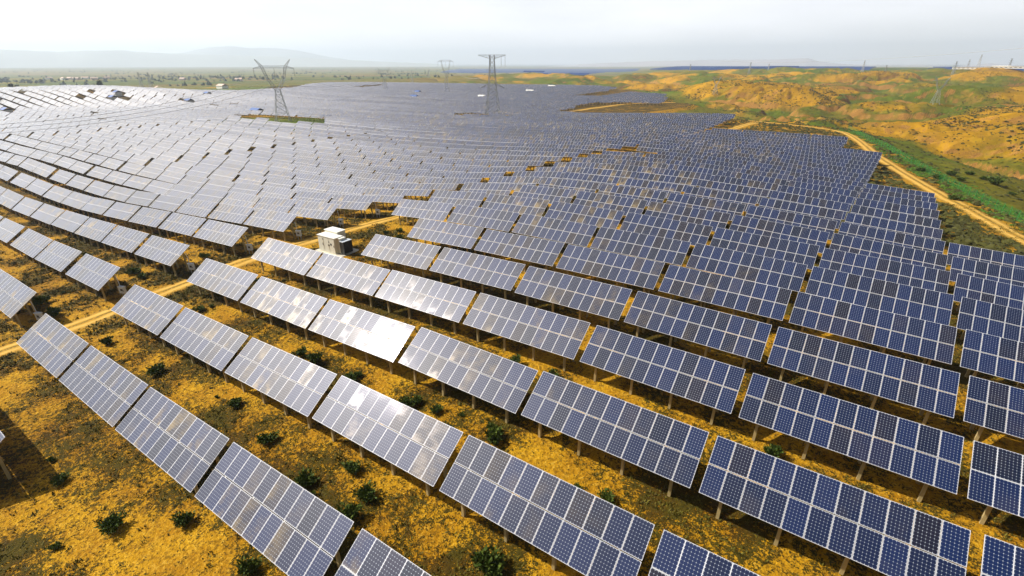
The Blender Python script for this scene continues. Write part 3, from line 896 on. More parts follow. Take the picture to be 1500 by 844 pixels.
# the thousands further off: one mesh
rest = [i for i in range(len(T)) if i not in IND]
gt = table_geo(0, False, False)
g2 = Geo()
for x in POSTX:
    g2.bar((x, 0.62, -0.6), (x, 0.62, Z0 + 0.62 * sT / cT - 0.1), 0.17, 3)
g2.bar(pp(-TW / 2 + 0.05, 1.66, -0.1), pp(TW / 2 - 0.05, 1.66, -0.1), 0.14, 2)
gt.v += g2.v; gt.f += [f + gt.n for f in g2.f]; gt.m += g2.m; gt.uv += g2.uv
tv = np.concatenate(gt.v); tf = np.concatenate(gt.f); tm = np.concatenate(gt.m); tuv = np.concatenate(gt.uv)
istop = np.abs(tuv).sum(1) > 0
AV, AF, AM, AU = [], [], [], []
topmask = np.zeros(len(tf) * 4, bool); topmask[4:8] = True; topmask[28:32] = True
for n_, i in enumerate(rest):
    a, b, _ = rot_of(i)
    Rm = np.array(Matrix.Rotation(b, 3, 'Y') @ Matrix.Rotation(a, 3, 'X'))
    AV.append(tv @ Rm.T + np.array([TA[i, 0], TA[i, 1], TZ[i]]))
    AF.append(tf + n_ * len(tv)); AM.append(tm)
    u = tuv.copy(); u[topmask] += np.array([(i * 13) % 997 + 300, (i * 7) % 499]); AU.append(u)
o = link('distant_solar_tables', make_mesh('distant_solar_tables', np.concatenate(AV), np.concatenate(AF), [M_PANEL, M_ALU, M_STEEL, M_POST], np.concatenate(AM), np.concatenate(AU)))
tag(o, 'thousands of small solar tables in close rows running off to the hills', 'solar tables', 'solar tables set out in rows', 'stuff')
print('tables', len(T), 'individual', len(IND), 'near', len(NEAR))

def polar(px, r):
    a = math.atan((px - 750) / 797.0) - YAW
    return r * math.sin(a), r * math.cos(a)


def empty(name, loc, rz=0.0):
    o = bpy.data.objects.new(name, None); COL.objects.link(o)
    o.location = loc; o.rotation_euler = (0, 0, rz); o.empty_display_size = 0.5
    return o


def copy_tree(root):
    c = root.copy(); COL.objects.link(c)
    for ch in root.children:
        k = ch.copy(); COL.objects.link(k); k.parent = c
        for g_ in ch.children:
            q = g_.copy(); COL.objects.link(q); q.parent = k
    return c


# ------------------------------------------------------------------ inverter cabin by the track
cx_, cy_ = -56.0, 39.3
cz_ = float(ground(cx_, cy_))
cab = tag(empty('inverter_cabin', (cx_, cy_, cz_), R(2)), 'cream white steel inverter cabin with grey radiator on a slab beside the dirt track', 'electrical cabin')
g = Geo(); g.box((0.45, -0.1, 0.0), (5.2, 3.4, 0.36)); g.build('base_slab', [M_SLAB], cab)
g = Geo(); g.box((-0.55, 0.65, 1.42), (2.5, 1.35, 2.48)); g.box((-0.55, 0.65, 2.70), (2.66, 1.5, 0.09), 1)
g.build('rear_housing', [M_CREAM, M_WHITE], cab)
g = Geo(); g.box((0.0, -0.70, 1.25), (3.3, 1.35, 2.14)); g.box((0.02, -0.70, 2.37), (3.5, 1.5, 0.10), 1)
front = g.build('front_housing', [M_CREAM, M_WHITE], cab)
for x0 in (-1.08, 0.02, 1.10):
    g = Geo(); g.box((x0, -1.39, 1.2), (0.96, 0.03, 1.85)); dr = g.build('door', [M_CREAM], front)
    g = Geo(); g.box((x0 + 0.36, -1.42, 1.25), (0.05, 0.04, 0.26)); g.build('handle', [M_DARK], dr)
for x0, z0, w_, h_ in ((-0.62, 1.95, 0.18, 0.12), (0.55, 1.72, 0.16, 0.16), (0.55, 1.25, 0.16, 0.16), (0.92, 1.45, 0.26, 0.26), (-1.62, 2.3, 0.22, 0.16)):
    g = Geo(); g.box((x0, -1.41, z0), (w_, 0.03, h_)); g.build('meter', [M_DARK], front)
g = Geo(); g.box((1.95, -0.45, 1.25), (0.55, 0.9, 2.05)); g.box((1.95, -0.45, 2.3), (0.62, 0.98, 0.06), 1); g.build('side_cabinet', [M_CREAM, M_WHITE], cab)
g = Geo(); g.box((2.55, -0.25, 1.15), (0.55, 1.05, 1.3))
for k in range(9): g.box((2.60, -1.0 + 0.17 * k, 1.15), (0.75, 0.05, 1.55))
for k in range(7): g.box((2.95, -0.32, 0.55 + 0.2 * k), (0.05, 1.45, 0.05))
g.box((2.55, -0.3, 1.98), (0.75, 1.5, 0.07), 1)
g.build('radiator', [M_DARK, M_GREY], cab)

# ------------------------------------------------------------------ combiner boxes at the row ends
cb = empty('combiner_box', (0, 0, 0))
g = Geo()
for x in (-0.24, 0.24): g.box((x, 0, 0.25), (0.07, 0.07, 1.5))
g.build('stand', [M_STEEL], cb)
g = Geo(); g.box((0, -0.02, 1.0), (0.72, 0.30, 0.80)); g.box((0, -0.02, 1.42), (0.80, 0.38, 0.05)); bx_ = g.build('housing', [M_GREY], cb)
g = Geo(); g.box((0.04, -0.185, 1.05), (0.30, 0.03, 0.26)); g.build('window', [M_DARK], bx_)
g = Geo(); g.box((0.29, -0.185, 0.95), (0.04, 0.04, 0.14)); g.build('latch', [M_DARK], bx_)
g = Geo(); g.tube([(-0.25, 0.05, 1.3), (-0.3, 0.05, 2.1), (-0.36, 0.0, 2.75)], 0.035); g.build('conduit', [M_GREY], cb)
first = True
for r in range(1, 13):
    E_, N_ = LR[r] + 0.30, row_n(r) + 1.4 + 2.1
    o = cb if first else copy_tree(cb)
    first = False
    o.location = (E_, N_, float(ground(E_, N_))); o.rotation_euler = (0, 0, R(22))
    tag(o, f'grey combiner box on legs at the track end of {ORD[r]} row on meter side', 'combiner box', 'combiner boxes at the row ends')

# a table corner shows only its tip; loose cable loops bridge the gaps between neighbouring tables
gpos = {}
for i in NEAR:
    gpos[(T[i][2], T[i][3], T[i][4])] = i

# ------------------------------------------------------------------ pylons
def lattice_body(g, levels, w, fac=1):
    """levels: (z, halfwidth) from the ground up; four legs, X bracing and rings"""
    cs = [(-1, -1), (1, -1), (1, 1), (-1, 1)]
    for (z0, a0), (z1, a1) in zip(levels[:-1], levels[1:]):
        for i in range(4):
            p, q = cs[i], cs[(i + 1) % 4]
            g.bar((p[0] * a0, p[1] * a0, z0), (p[0] * a1, p[1] * a1, z1), w * 1.5)
            g.bar((p[0] * a0, p[1] * a0, z0), (q[0] * a1, q[1] * a1, z1), w * 0.8)
            g.bar((q[0] * a0, q[1] * a0, z0), (p[0] * a1, p[1] * a1, z1), w * 0.8)
            g.bar((p[0] * a1, p[1] * a1, z1), (q[0] * a1, q[1] * a1, z1), w * 0.8)


def truss(g, a, b, h0, h1, d0, d1, n, w):
    """box truss from a to b, half heights h and half depths d at each end"""
    a = np.array(a, float); b = np.array(b, float)
    ax = (b - a) / np.linalg.norm(b - a)
    dy = np.array([0, 1.0, 0]); up = np.cross(ax, dy) * (-1 if np.cross(ax, dy)[2] < 0 else 1)
    if abs(up[2]) < 0.2: up = np.array([-ax[2], 0, ax[0]])
    prev = None
    for k in range(n + 1):
        t_ = k / n; c = a + (b - a) * t_; h = h0 + (h1 - h0) * t_; d = d0 + (d1 - d0) * t_
        ring = [c + up * h + dy * d, c + up * h - dy * d, c - up * h - dy * d, c - up * h + dy * d]
        if prev is not None:
            for i in range(4):
                g.bar(prev[i], ring[i], w)
                g.bar(prev[i], ring[(i + 1) % 4], w * 0.6) if k % 2 else g.bar(prev[(i + 1) % 4], ring[i], w * 0.6)
        prev = ring


def insulator(root, x, z, L, arm_z):
    g = Geo()
    g.tube([(x, 0, arm_z), (x, 0, arm_z - L)], 0.06, 6)
    for k in range(9): g.tube([(x, 0, arm_z - 0.5 - k * (L - 1) / 8.5), (x, 0, arm_z - 0.62 - k * (L - 1) / 8.5)], 0.17, 8)
    g.build('insulator', [M_GLASSI], root)


def cup_pylon(name, loc, rz, w=0.20, s=1.0, horns=True, parts=True):
    root = empty(name, loc, rz)
    lv = [(0, 4.0), (4.5, 3.3), (8.5, 2.7), (12, 2.15), (15, 1.7), (17.9, 1.3)]
    g = Geo(); lattice_body(g, lv, w)
    for sx in (-1, 1):
        for sy in (-1, 1): g.box((sx * 4.0, sy * 4.0, -0.2), (0.8, 0.8, 1.0))
    g.build('tower_body', [M_PYL], root)
    for sx in (-1, 1):
        g = Geo()
        truss(g, (sx * 0.9, 0, 17.9), (sx * 4.6, 0, 24.0), 0.8, 0.55, 1.2, 0.9, 5, w)
        truss(g, (sx * 4.6, 0, 24.0), (sx * 6.3, 0, 30.0), 0.55, 0.6, 0.9, 0.8, 4, w)
        if horns: truss(g, (sx * 6.3, 0, 30.0), (sx * 9.4, 0, 34.0), 0.6, 0.12, 0.7, 0.12, 4, w)
        g.build('fork', [M_PYL], root)
    g = Geo(); truss(g, (-6.3, 0, 30.0), (6.3, 0, 30.0), 0.55, 0.55, 0.7, 0.7, 10, w)
    for sx in (-1, 1): truss(g, (sx * 6.3, 0, 30.0), (sx * 11.0, 0, 29.2), 0.55, 0.10, 0.7, 0.12, 4, w)
    g.build('crossarm', [M_PYL], root)
    for x, az in ((-10.9, 29.1), (0, 29.4), (10.9, 29.1)): insulator(root, x, 0, 4.7, az)
    root.scale = (s, s, s)
    return root


def tee_pylon(name, loc, rz, w=0.20):
    root = empty(name, loc, rz)
    lv = [(0, 4.3), (5, 3.75), (9.5, 3.3), (13.5, 2.85), (17, 2.5), (20.5, 2.2), (24, 1.9), (27.5, 1.65), (30.5, 1.5), (33.5, 1.42), (36.2, 1.4)]
    g = Geo(); lattice_body(g, lv, w)
    for sx in (-1, 1):
        for sy in (-1, 1): g.box((sx * 4.3, sy * 4.3, -0.2), (0.8, 0.8, 1.0))
    g.build('tower_body', [M_PYL], root)
    g = Geo()
    for sx in (-1, 1):
        truss(g, (sx * 1.4, 0, 35.2), (sx * 8.4, 0, 36.1), 1.0, 0.10, 1.3, 0.15, 6, w)
    g.build('crossarm', [M_PYL], root)
    for x in (-1.0, 5.6, 8.0): insulator(root, x, 0, 5.6, 35.6)
    for sx in (-1, 1):
        g = Geo(); truss(g, (sx * 2.2, 0, 20.0), (sx * 7.6, 0, 17.6), 0.5, 0.08, 0.8, 0.1, 5, w * 0.8); g.build('lower_arm', [M_PYL], root)
    return root


def face(E_, N_): return math.atan2(N_, E_) - math.pi / 2


def fit_scale(q, ytop, h):
    y0 = project(np.array(q))[1]; lo, hi = 0.3, 2.5
    for _ in range(40):
        m = (lo + hi) / 2
        if project(np.array([q[0], q[1], q[2] + h * m]))[1] > ytop: lo = m
        else: hi = m
    return lo


qA = hit(415, 177.5); qB = hit(722, 173); pA = qA[:2]; pB = qB[:2]
sA, sB = fit_scale(qA, 87, 34), fit_scale(qB, 80.5, 36.2)
tag(cup_pylon('lattice_pylon', tuple(qA), face(*pA) + R(8), 0.15, sA), 'tall grey fork-headed lattice pylon in a grassy clearing among the whitish tables', 'pylon', 'pylons across the plain')
oB = tag(tee_pylon('lattice_pylon', tuple(qB), face(*pB) - R(10), 0.15), 'tall grey straight lattice pylon with one T-shaped top arm', 'pylon', 'pylons across the plain')
oB.scale = (sB,) * 3
PYL = [(655, 139, 88, 'fork-headed pylon of ring outline standing behind the T-shaped one', False),
       (565, 134.5, 99, 'hazy fork-headed pylon beside the green patch in the far tables', True),
       (1047, 138, 112, 'pale lattice pylon on the yellow hills behind the far row ends', True),
       (1369, 152, 113, 'pale lattice pylon standing alone on the yellow hills above the green netting', True)]
for px_, py_, yt_, lab, horns in PYL:
    q = hit(px_, py_)
    o = cup_pylon('lattice_pylon', (q[0], q[1], q[2]), face(q[0], q[1]) + R(28 if px_ > 1000 else 5), 0.12 if px_ < 1000 else 0.15, fit_scale(q, yt_, 34 if horns else 30.6), horns)
    if not horns: o.scale.x *= 0.66
    tag(o, lab, 'pylon', 'pylons across the plain')
g = Geo(); lattice_body(g, [(0, 2.6), (7, 1.9), (13, 1.3), (19, 0.8), (26, 0.5)], 0.16)
for z_, l_ in ((19, 4.5), (22.5, 3.6), (26, 2.6)): g.bar((-l_, 0, z_), (l_, 0, z_), 0.22)
me_small = g.mesh('slim_pylon', [M_PYL])
SLIM = [(198, 900, 'slim dark pylon on the green plain behind the whitish crest'), (212, 930, 'slim dark pylon just beside another on the green plain'), (602, 1000, 'hazy slim pylon on the green hills near the fork-headed ones'),
        (627, 1500, 'faint slim pylon rising above the horizon over green hills'), (1012, 1250, 'slim pylon on the hill skyline near the blue solar strip'), (1100, 1250, 'slim pylon on the skyline under the long bluish mountain'), (1127, 1300, 'slim pylon on the skyline under the mountain peak'),
        (1266, 1200, 'lone slim pylon on the flat skyline past the mountain'), (1300, 1250, 'slim pylon on the skyline between the lone one and the buildings'), (1401, 1150, 'tallest slim pylon on the skyline beside the white sheds'), (1419, 1280, 'slim pylon behind the end of the first white shed'),
        (1434, 1230, 'slim pylon above the middle of the white sheds'), (1480, 1280, 'slim pylon on the skyline behind the last white shed')]
for k, (px_, r_, lab) in enumerate(SLIM):
    o = link('slim_pylon', me_small)
    e_, n_ = polar(px_, r_); o.location = (e_, n_, float(ground(e_, n_)) - 0.3); o.rotation_euler = (0, 0, face(e_, n_) + R(20 + 13 * k % 50))
    o.scale = (0.9,) * 3
    tag(o, lab, 'pylon', 'slim pylons on the skyline')


def wire(a, b, sag, label, r=0.045):
    a = np.asarray(a, float); b = np.asarray(b, float)
    t_ = np.linspace(0, 1, 60)[:, None]
    p = a + (b - a) * t_; p[:, 2] -= (4 * sag * t_ * (1 - t_))[:, 0]
    g = Geo(); g.tube(p, r, 5)
    tag(g.build('power_line', [M_WIRE]), label, 'power line', 'overhead conductors')


fa = face(*pA) + R(8); gzA = float(ground(*pA)) + 24.4 * (sA - 1)
dirW = ray(0, 204); W0 = dirW * (150 / np.linalg.norm(dirW[:2])) + np.array([0, 0, CAM_H])
for k, (x, lab) in enumerate(((-10.9, 'upper grey conductor sagging over whitish tables towards the fork-headed pylon'), (0, 'middle grey conductor sagging over whitish tables towards the fork-headed pylon'), (10.9, 'lowest grey conductor sagging over whitish tables towards the fork-headed pylon'))):
    a = np.array([pA[0] + x * math.cos(fa), pA[1] + x * math.sin(fa), gzA + 24.4])
    b = W0 + np.array([-40 + 5 * k, -70 - 6 * k, 9.0 - 1.5 * k])
    wire(a, b, 11.5, lab, 0.06)
fb = face(*pB) - R(10); gzB = float(ground(*pB)) + 30 * (sB - 1); qC = hit(655, 139)
for x, lab in ((5.6, 'thin conductor running from the T-shaped pylon towards the ring-shaped one'), (8.0, 'outer thin conductor running from the T-shaped pylon into the distance')):
    wire((pB[0] + x * math.cos(fb), pB[1] + x * math.sin(fb), gzB + 30.0), (qC[0] + x, qC[1], qC[2] + 28), 9, lab, 0.04)
qD = hit(565, 134.5)
for x, lab in ((-10.5, 'nearer thin conductor from the fork-headed pylon to the hazy one beyond'), (10.5, 'farther thin conductor from the fork-headed pylon to the hazy one beyond')):
    wire((pA[0] + x * math.cos(fa), pA[1] + x * math.sin(fa), gzA + 24.4), (qD[0] + x, qD[1], qD[2] + 22), 10, lab, 0.04)
qE = hit(1047, 139); v = ray(1500, 64); P1 = v * 330 + np.array([0, 0, CAM_H])
P1 = P1 + (P1 - np.array([qE[0], qE[1], qE[2] + 30])) * 0.15
wire((qE[0], qE[1], qE[2] + 30), P1, 4.0, 'single faint wire crossing the white sky over the hills', 0.06)

# ------------------------------------------------------------------ inverter houses with blue roofs
def house_mesh_parts(root, L_, W_, H_, white_roof):
    g = Geo(); g.box((0, 0, H_ / 2 - 0.3), (L_, W_, H_ + 0.6)); wall = g.build('wall', [M_WHITE], root)
    for x in (-L_ * 0.3, L_ * 0.05, L_ * 0.36):
        g = Geo(); g.box((x, -W_ / 2 - 0.02, H_ * 0.55), (1.1, 0.06, 0.9)); g.build('window', [M_DARK], wall)
    g = Geo(); g.box((L_ * 0.22, -W_ / 2 - 0.02, 1.05), (1.0, 0.06, 2.1)); g.build('door', [M_GREY], wall)
    g = Geo()
    ov = 0.4; yy, zz = W_ / 2 + ov, H_
    v = [(-L_ / 2 - ov, -yy, zz), (L_ / 2 + ov, -yy, zz), (L_ / 2 + ov, yy, zz), (-L_ / 2 - ov, yy, zz), (-L_ / 2 - ov, 0, zz + 1.3), (L_ / 2 + ov, 0, zz + 1.3)]
    g.add(v, [[0, 1, 5, 4], [2, 3, 4, 5], [1, 2, 5, 5], [3, 0, 4, 4], [3, 2, 1, 0]])
    g.build('roof', [M_WHITE if white_roof else M_BLUE], root)


HL = ['white inverter house with blue roof lowest at the outer edge of the whitish tables', 'small blue-roofed inverter house behind the lowest one', 'blue-roofed house at the foot of the tabled hill next to the grass', 'blue-roofed house just below the one at the grass edge',
      'blue-roofed inverter house with a bare patch beside it in mid field', 'small blue-roofed house near the green edge behind the mid field', 'white inverter house with blue roof just behind the grassy pylon clearing', 'bright blue-roofed house among grey tables before the ring-shaped pylon', 'smaller blue-roofed house behind the bright blue-roofed one', 'pale-roofed house beside the T-shaped pylon',
      'long white house in the far grey tables beyond the T-shaped pylon', 'white-roofed house at the far edge of the grey tables', 'small white hut beside the base of the T-shaped pylon']
for k, ((hx, hy, hl), lab) in enumerate(zip(HOUSES, HL)):
    o = empty('inverter_house', (hx, hy, float(ground(hx, hy))), R(-3 + k % 4))
    last = k == 12
    house_mesh_parts(o, hl, 3 if last else 4.2, 2.0 if last else 2.8, k in (9, 10, 11, 12))
    tag(o, lab, 'inverter house', 'inverter houses among the tables')

SHED = [(1424, 1150, 46, 'shorter flat-roofed low white shed on the skyline above the netting'), (1478, 1120, 54, 'longer white shed with stepped roof beside the first on the skyline')]
for px_, r_, L_, lab in SHED:
    rs_ = np.arange(650, 1300, 5.0)      # on the crest that makes the skyline there
    el_ = [(float(ground(*polar(px_, q_))) - CAM_H) / q_ for q_ in rs_]
    r_ = float(rs_[int(np.argmax(el_))]); L_ *= r_ / 1150
    e_, n_ = polar(px_, r_)
    print('shed', r_, project(np.array([e_, n_, float(ground(e_, n_))])))
    o = empty('white_shed', (e_, n_, float(ground(e_, n_)) + 0.2), R(-5)); o.scale.z = 0.62
    g = Geo(); g.box((0, 0, 2.2), (L_, 14, 5.2)); wl = g.build('wall', [M_WHITE], o)
    g = Geo()
    for k in range(int(L_ / 6)): g.box((-L_ / 2 + 3 + 6 * k, -7.05, 2.6), (3.0, 0.12, 1.2))
    g.build('window_band', [M_DARK], wl)
    g = Geo(); g.box((0, 0, 5.0), (L_ + 1, 15, 0.5))
    if px_ > 1450: g.box((-8, 0, 6.0), (24, 10, 1.6))
    g.build('roof', [M_WHITE], o)
    tag(o, lab, 'shed', 'sheds on the skyline')

# ------------------------------------------------------------------ green netting fence along the road
def netting(pts, label, h=1.9):
    c = resample(pts, 3.0)
    root = empty('netting_fence', (c[0, 0], c[0, 1], float(ground(*c[0]))))
    z = ground(c[:, 0], c[:, 1]); o0 = np.array(root.location)
    g = Geo()
    for i in range(len(c) - 1):
        a0 = np.array([c[i, 0], c[i, 1], z[i] + 0.05]) - o0; a1 = np.array([c[i + 1, 0], c[i + 1, 1], z[i + 1] + 0.05]) - o0
        g.add([a0, a1, a1 + (0, 0, h), a0 + (0, 0, h)], [[0, 1, 2, 3]])
    g.build('net', [M_NET], root)
    for i in range(0, len(c)):
        g = Geo(); g.bar((0, 0, -0.3), (0, 0, h + 0.12), 0.08)
        p = link('post', POST_ME[0] if POST_ME else POST_ME.append(g.mesh('fence_post', [M_NETP])) or POST_ME[0], root)
        p.location = np.array([c[i, 0], c[i, 1], z[i]]) - o0
        p.scale = (1, 1, h / 1.9)
    tag(root, label, 'fence')


POST_ME = []
M_NETP = simple('green_post', (0.03, 0.22, 0.05), 0.5)
netting([(-6.5, 284), (-2.0, 262), (3.0, 238), (8.4, 215), (13.5, 190), (18.5, 168), (22.5, 148), (26.2, 128), (28.6, 112), (31, 100), (34, 88)], 'long bright green netting fence running along the outer side of the dirt road')
qf = hit(980, 147.5)
netting([(qf[0] - 4, qf[1] - 8), (qf[0] + 4, qf[1] + 2), (qf[0] + 12, qf[1] + 6)], 'short green netting fence at the tip of the far grey tables', 4.0)

# ------------------------------------------------------------------ shrubs, trees, scrub
def shrub_mesh(seed, n=900):
    r = np.random.default_rng(seed)
    # stems fan out from the root, leaves along them
    V, F = [], []
    lobes = [(r.uniform(-.28, .28), r.uniform(-.28, .28), r.uniform(.5, 1.0)) for _ in range(7)]
    for k in range(n):
        lx, ly, lh = lobes[k % 7]
        u = r.uniform(0.12, 1.0) ** 0.7
        a = r.uniform(0, 2 * math.pi); rad = 0.30 * math.sqrt(r.uniform(0.02, 1)) * (0.5 + u * 0.6)
        p = np.array([lx * (0.4 + u) + rad * math.cos(a), ly * (0.4 + u) + rad * math.sin(a), lh * u * 0.72])
        d = np.array([p[0], p[1], 0.35 + 0.5 * r.random()]); d += r.normal(0, 0.35, 3); d /= np.linalg.norm(d)
        sd = np.cross(d, r.normal(0, 1, 3)); sd /= np.linalg.norm(sd)
        L_ = r.uniform(0.11, 0.24); w_ = L_ * 0.26
        b = len(V)
        V += [p, p + d * L_ * 0.5 + sd * w_, p + d * L_, p + d * L_ * 0.5 - sd * w_]
        F.append([b, b + 1, b + 2, b + 3])
    return make_mesh('shrub', V, F, M_LEAF)


SHRUBS = [shrub_mesh(100 + i) for i in range(6)]
SPX = [(165, 772, 1.0), (345, 588, 1.0), (465, 526, 1.15), (440, 517, .9), (515, 553, 1.1), (525, 545, .7), (595, 592, .9), (612, 585, .8), (640, 597, .9), (655, 629, 1.0), (725, 640, 1.3), (722, 622, .8), (715, 828, 1.25), (512, 752, 1.0), (540, 722, 1.1), (515, 688, .9), (450, 700, 1.1), (1130, 664, .8), (888, 726, .7), (845, 714, .6), (1215, 690, .9), (1172, 672, .7),
       (62, 440, 1.4), (78, 458, 1.1), (150, 425, .8), (145, 362, 1.1), (128, 370, .8), (196, 396, 1.2), (208, 402, 1.0), (322, 388, 1.0), (292, 450, .9), (340, 398, .8), (565, 336, .9), (585, 334, .8), (560, 347, .9), (585, 346, 1.0), (300, 372, 1.1), (236, 366, 1.0), (205, 368, 1.1), (810, 549, 1.0), (752, 529, .9), (700, 514, .8), (380, 408, .8), (160, 498, .9), (235, 540, 1.0), (475, 440, .9), (270, 760, .8), (90, 700, .7), (365, 830, .9), (665, 480, .8), (1262, 598, .7), (390, 640, .9), (575, 690, .8), (1010, 670, .6)]
sr = random.Random(4)
for _k in range(46):
    SPX.append((sr.uniform(20, 1250), sr.uniform(400, 830), sr.uniform(0.32, 0.62)))
SPX = [p for p in SPX if (lambda q: all(not (abs(q[0] - t[0]) < 5.6 and -0.3 < q[1] - t[1] < 2.9) for t in T) and not (abs(q[0] + 55.5) < 3.6 and abs(q[1] - 39.2) < 2.4) and abs(q[0] + 64.3) > 2.4)(hit(p[0], p[1] + 6))]
used = {}
SIZE = ['first', 'second', 'third', 'fourth', 'fifth', 'sixth', 'seventh', 'eighth', 'ninth', 'tenth']
for k, (x, y, s_) in enumerate(SPX):
    q = hit(x, y + 6)
    o = link('shrub', SHRUBS[sr.randrange(6)])
    o.location = (q[0], q[1], q[2] - 0.03); o.rotation_euler = (0, 0, sr.uniform(0, 6.28)); w_ = s_ * sr.uniform(0.8, 1.15) * 1.05
    o.scale = (w_, w_, w_ * sr.uniform(0.75, 1.05))
    blk = 'cabin' if q[0] > -63.5 else 'meter'
    nn_ = q[1] - (1.4 if blk == 'meter' else 0)
    r_ = max(1, int(math.floor((nn_ - 6.95) / ROW)) + 2)
    q_ = int((q[0] + 60) // 11.4) + 1 if blk == 'cabin' else int((-66 - q[0]) // 11.6) + 1
    key = (blk, r_, max(1, q_)); c_ = used.get(key, 0); used[key] = c_ + 1
    tag(o, f'{SIZE[c_ % 10]} dark green shrub before the {ORD[max(1, q_)]} table of {ORD[r_]} row on {blk} side', 'shrub', 'shrubs between the table rows')

BUSH = [(1457, 270, 2.6, 'large dark bush alone on the green slope below the netting'), (1350, 252, 1.5, 'dark low bush highest beside the green netting'), (1372, 262, 1.5, 'dark bush second down the slope beside the netting'), (1392, 257, 1.6, 'dark bush in mid slope between netting and gully'), (1420, 256, 1.3, 'small dark bush above the large lone bush'), (1408, 266, 1.4, 'low dark bush left of the large lone one'.replace('left of', 'next to')), (1395, 293, 1.4, 'green bush touching the netting halfway along the road'), (1440, 263, 1.2, 'small bush close beside the large lone bush'), (1482, 286, 1.0, 'tiny dark bush downhill of the large lone bush')]
for x, y, s_, lab in BUSH:
    q = hit(x, y)
    if q is None: continue
    o = link('shrub', SHRUBS[sr.randrange(6)]); o.location = (q[0], q[1], q[2] - 0.05); o.rotation_euler = (0, 0, sr.uniform(0, 6)); o.scale = (s_ * 1.5, s_ * 1.5, s_ * 1.1)
    tag(o, lab, 'shrub', 'bushes on the slope by the road')


def tree(loc, h, label):
    root = empty('tree', loc)
    g = Geo(); g.tube([(0, 0, -0.3), (0.1, 0, h * 0.3), (0, 0.1, h * 0.55)], [h * 0.035, h * 0.025, h * 0.012], 7)
    for k in range(5):
        a = k * 1.3; g.tube([(0, 0, h * (0.25 + 0.05 * k)), (math.cos(a) * h * 0.2, math.sin(a) * h * 0.2, h * (0.45 + 0.07 * k))], [h * 0.014, h * 0.005], 5)
    g.build('trunk', [M_BARK], root)
    r = np.random.default_rng(int(abs(loc[0])))
    V, F = [], []
    cl = [r.normal(0, 1, 3) * np.array([0.2, 0.2, 0.15]) * h + np.array([0, 0, 0.6 * h]) for _ in range(14)]
    for k in range(900):
        p = cl[k % 14] + r.normal(0, 1, 3) * 0.07 * h
        d = r.normal(0, 1, 3); d /= np.linalg.norm(d); e = np.cross(d, r.normal(0, 1, 3)); e /= np.linalg.norm(e); L_ = h * 0.045
        b = len(V); V += [p - d * L_, p + e * L_ * .6, p + d * L_, p - e * L_ * .6]; F.append([b, b + 1, b + 2, b + 3])
    link('crown', make_mesh('crown', V, F, M_TREE), root)
    tag(root, label, 'tree')


for x, r_, h_, lab in ((137, 605, 9, 'single dark round tree on the crest of the tabled hill'), (3, 640, 10, 'dark tree behind the outer end of the tabled hill crest')):
    e_, n_ = polar(x, r_); tree((e_, n_, float(ground(e_, n_))), h_, lab)


def blobs(name, pts, size, hgt, m, label, cat, seed):
    """many leafy clumps as ONE mesh: squat jittered octahedra with ragged tips"""
    r = np.random.default_rng(seed); n = len(pts)
    base = np.array([[1, 0, .35], [.5, .87, .3], [-.5, .87, .38], [-1, 0, .3], [-.5, -.87, .36], [.5, -.87, .3], [0, 0, 1.0], [.35, .2, .75], [-.3, .3, .8], [0, -.4, .72], [.6, .3, -.1], [-.6, .4, -.1], [0, -.7, -.1]])
    tri = np.array([[0, 1, 7], [1, 8, 7], [1, 2, 8], [2, 3, 8], [3, 9, 8], [3, 4, 9], [4, 5, 9], [5, 7, 9], [5, 0, 7], [7, 8, 6], [8, 9, 6], [9, 7, 6], [10, 1, 0], [11, 3, 2], [12, 5, 4], [10, 0, 5], [11, 2, 1], [12, 4, 3]])
    V = np.broadcast_to(base, (n, 13, 3)).copy()
    V += r.normal(0, 0.16, V.shape)
    a = r.uniform(0, 6.28, n); c, s = np.cos(a)[:, None], np.sin(a)[:, None]
    X = V[..., 0] * c - V[..., 1] * s; Y = V[..., 0] * s + V[..., 1] * c
    V = np.stack([X * size[:, None], Y * size[:, None] * r.uniform(.7, 1.2, (n, 1)), V[..., 2] * hgt[:, None]], -1) + pts[:, None, :]
    F = (tri[None] + (np.arange(n) * 13)[:, None, None]).reshape(-1, 3)
    return tag(link(name, make_mesh(name, V.reshape(-1, 3), F, m)), label, cat, kind='stuff')


def tufts(name, pts, size, hgt, m, label, cat, seed, nb=9):
    """spiky low tufts as ONE mesh: blades leaning out of each root"""
    r = np.random.default_rng(seed); n = len(pts)
    a = r.uniform(0, 6.283, (n, nb)); lean = r.uniform(0.25, 1.0, (n, nb)); ln = r.uniform(0.6, 1.15, (n, nb))
    ox = r.normal(0, 0.45, (n, nb)); oy = r.normal(0, 0.45, (n, nb))
    root = np.stack([ox * size[:, None], oy * size[:, None], np.zeros((n, nb))], -1) + pts[:, None]
    w = size[:, None] * 0.24
    sx, sy = -np.sin(a) * w, np.cos(a) * w
    z0 = np.zeros_like(a)
    p0 = root + np.stack([sx, sy, z0], -1); p1 = root - np.stack([sx, sy, z0], -1)
    tip = root + np.stack([np.cos(a) * lean * size[:, None] * ln, np.sin(a) * lean * size[:, None] * ln, hgt[:, None] * ln * (1.25 - 0.6 * lean)], -1)
    V = np.stack([p0, p1, tip], 2).reshape(-1, 3)
    F = np.arange(len(V)).reshape(-1, 3)
    return tag(link(name, make_mesh(name, V, F, m)), label, cat, kind='stuff')


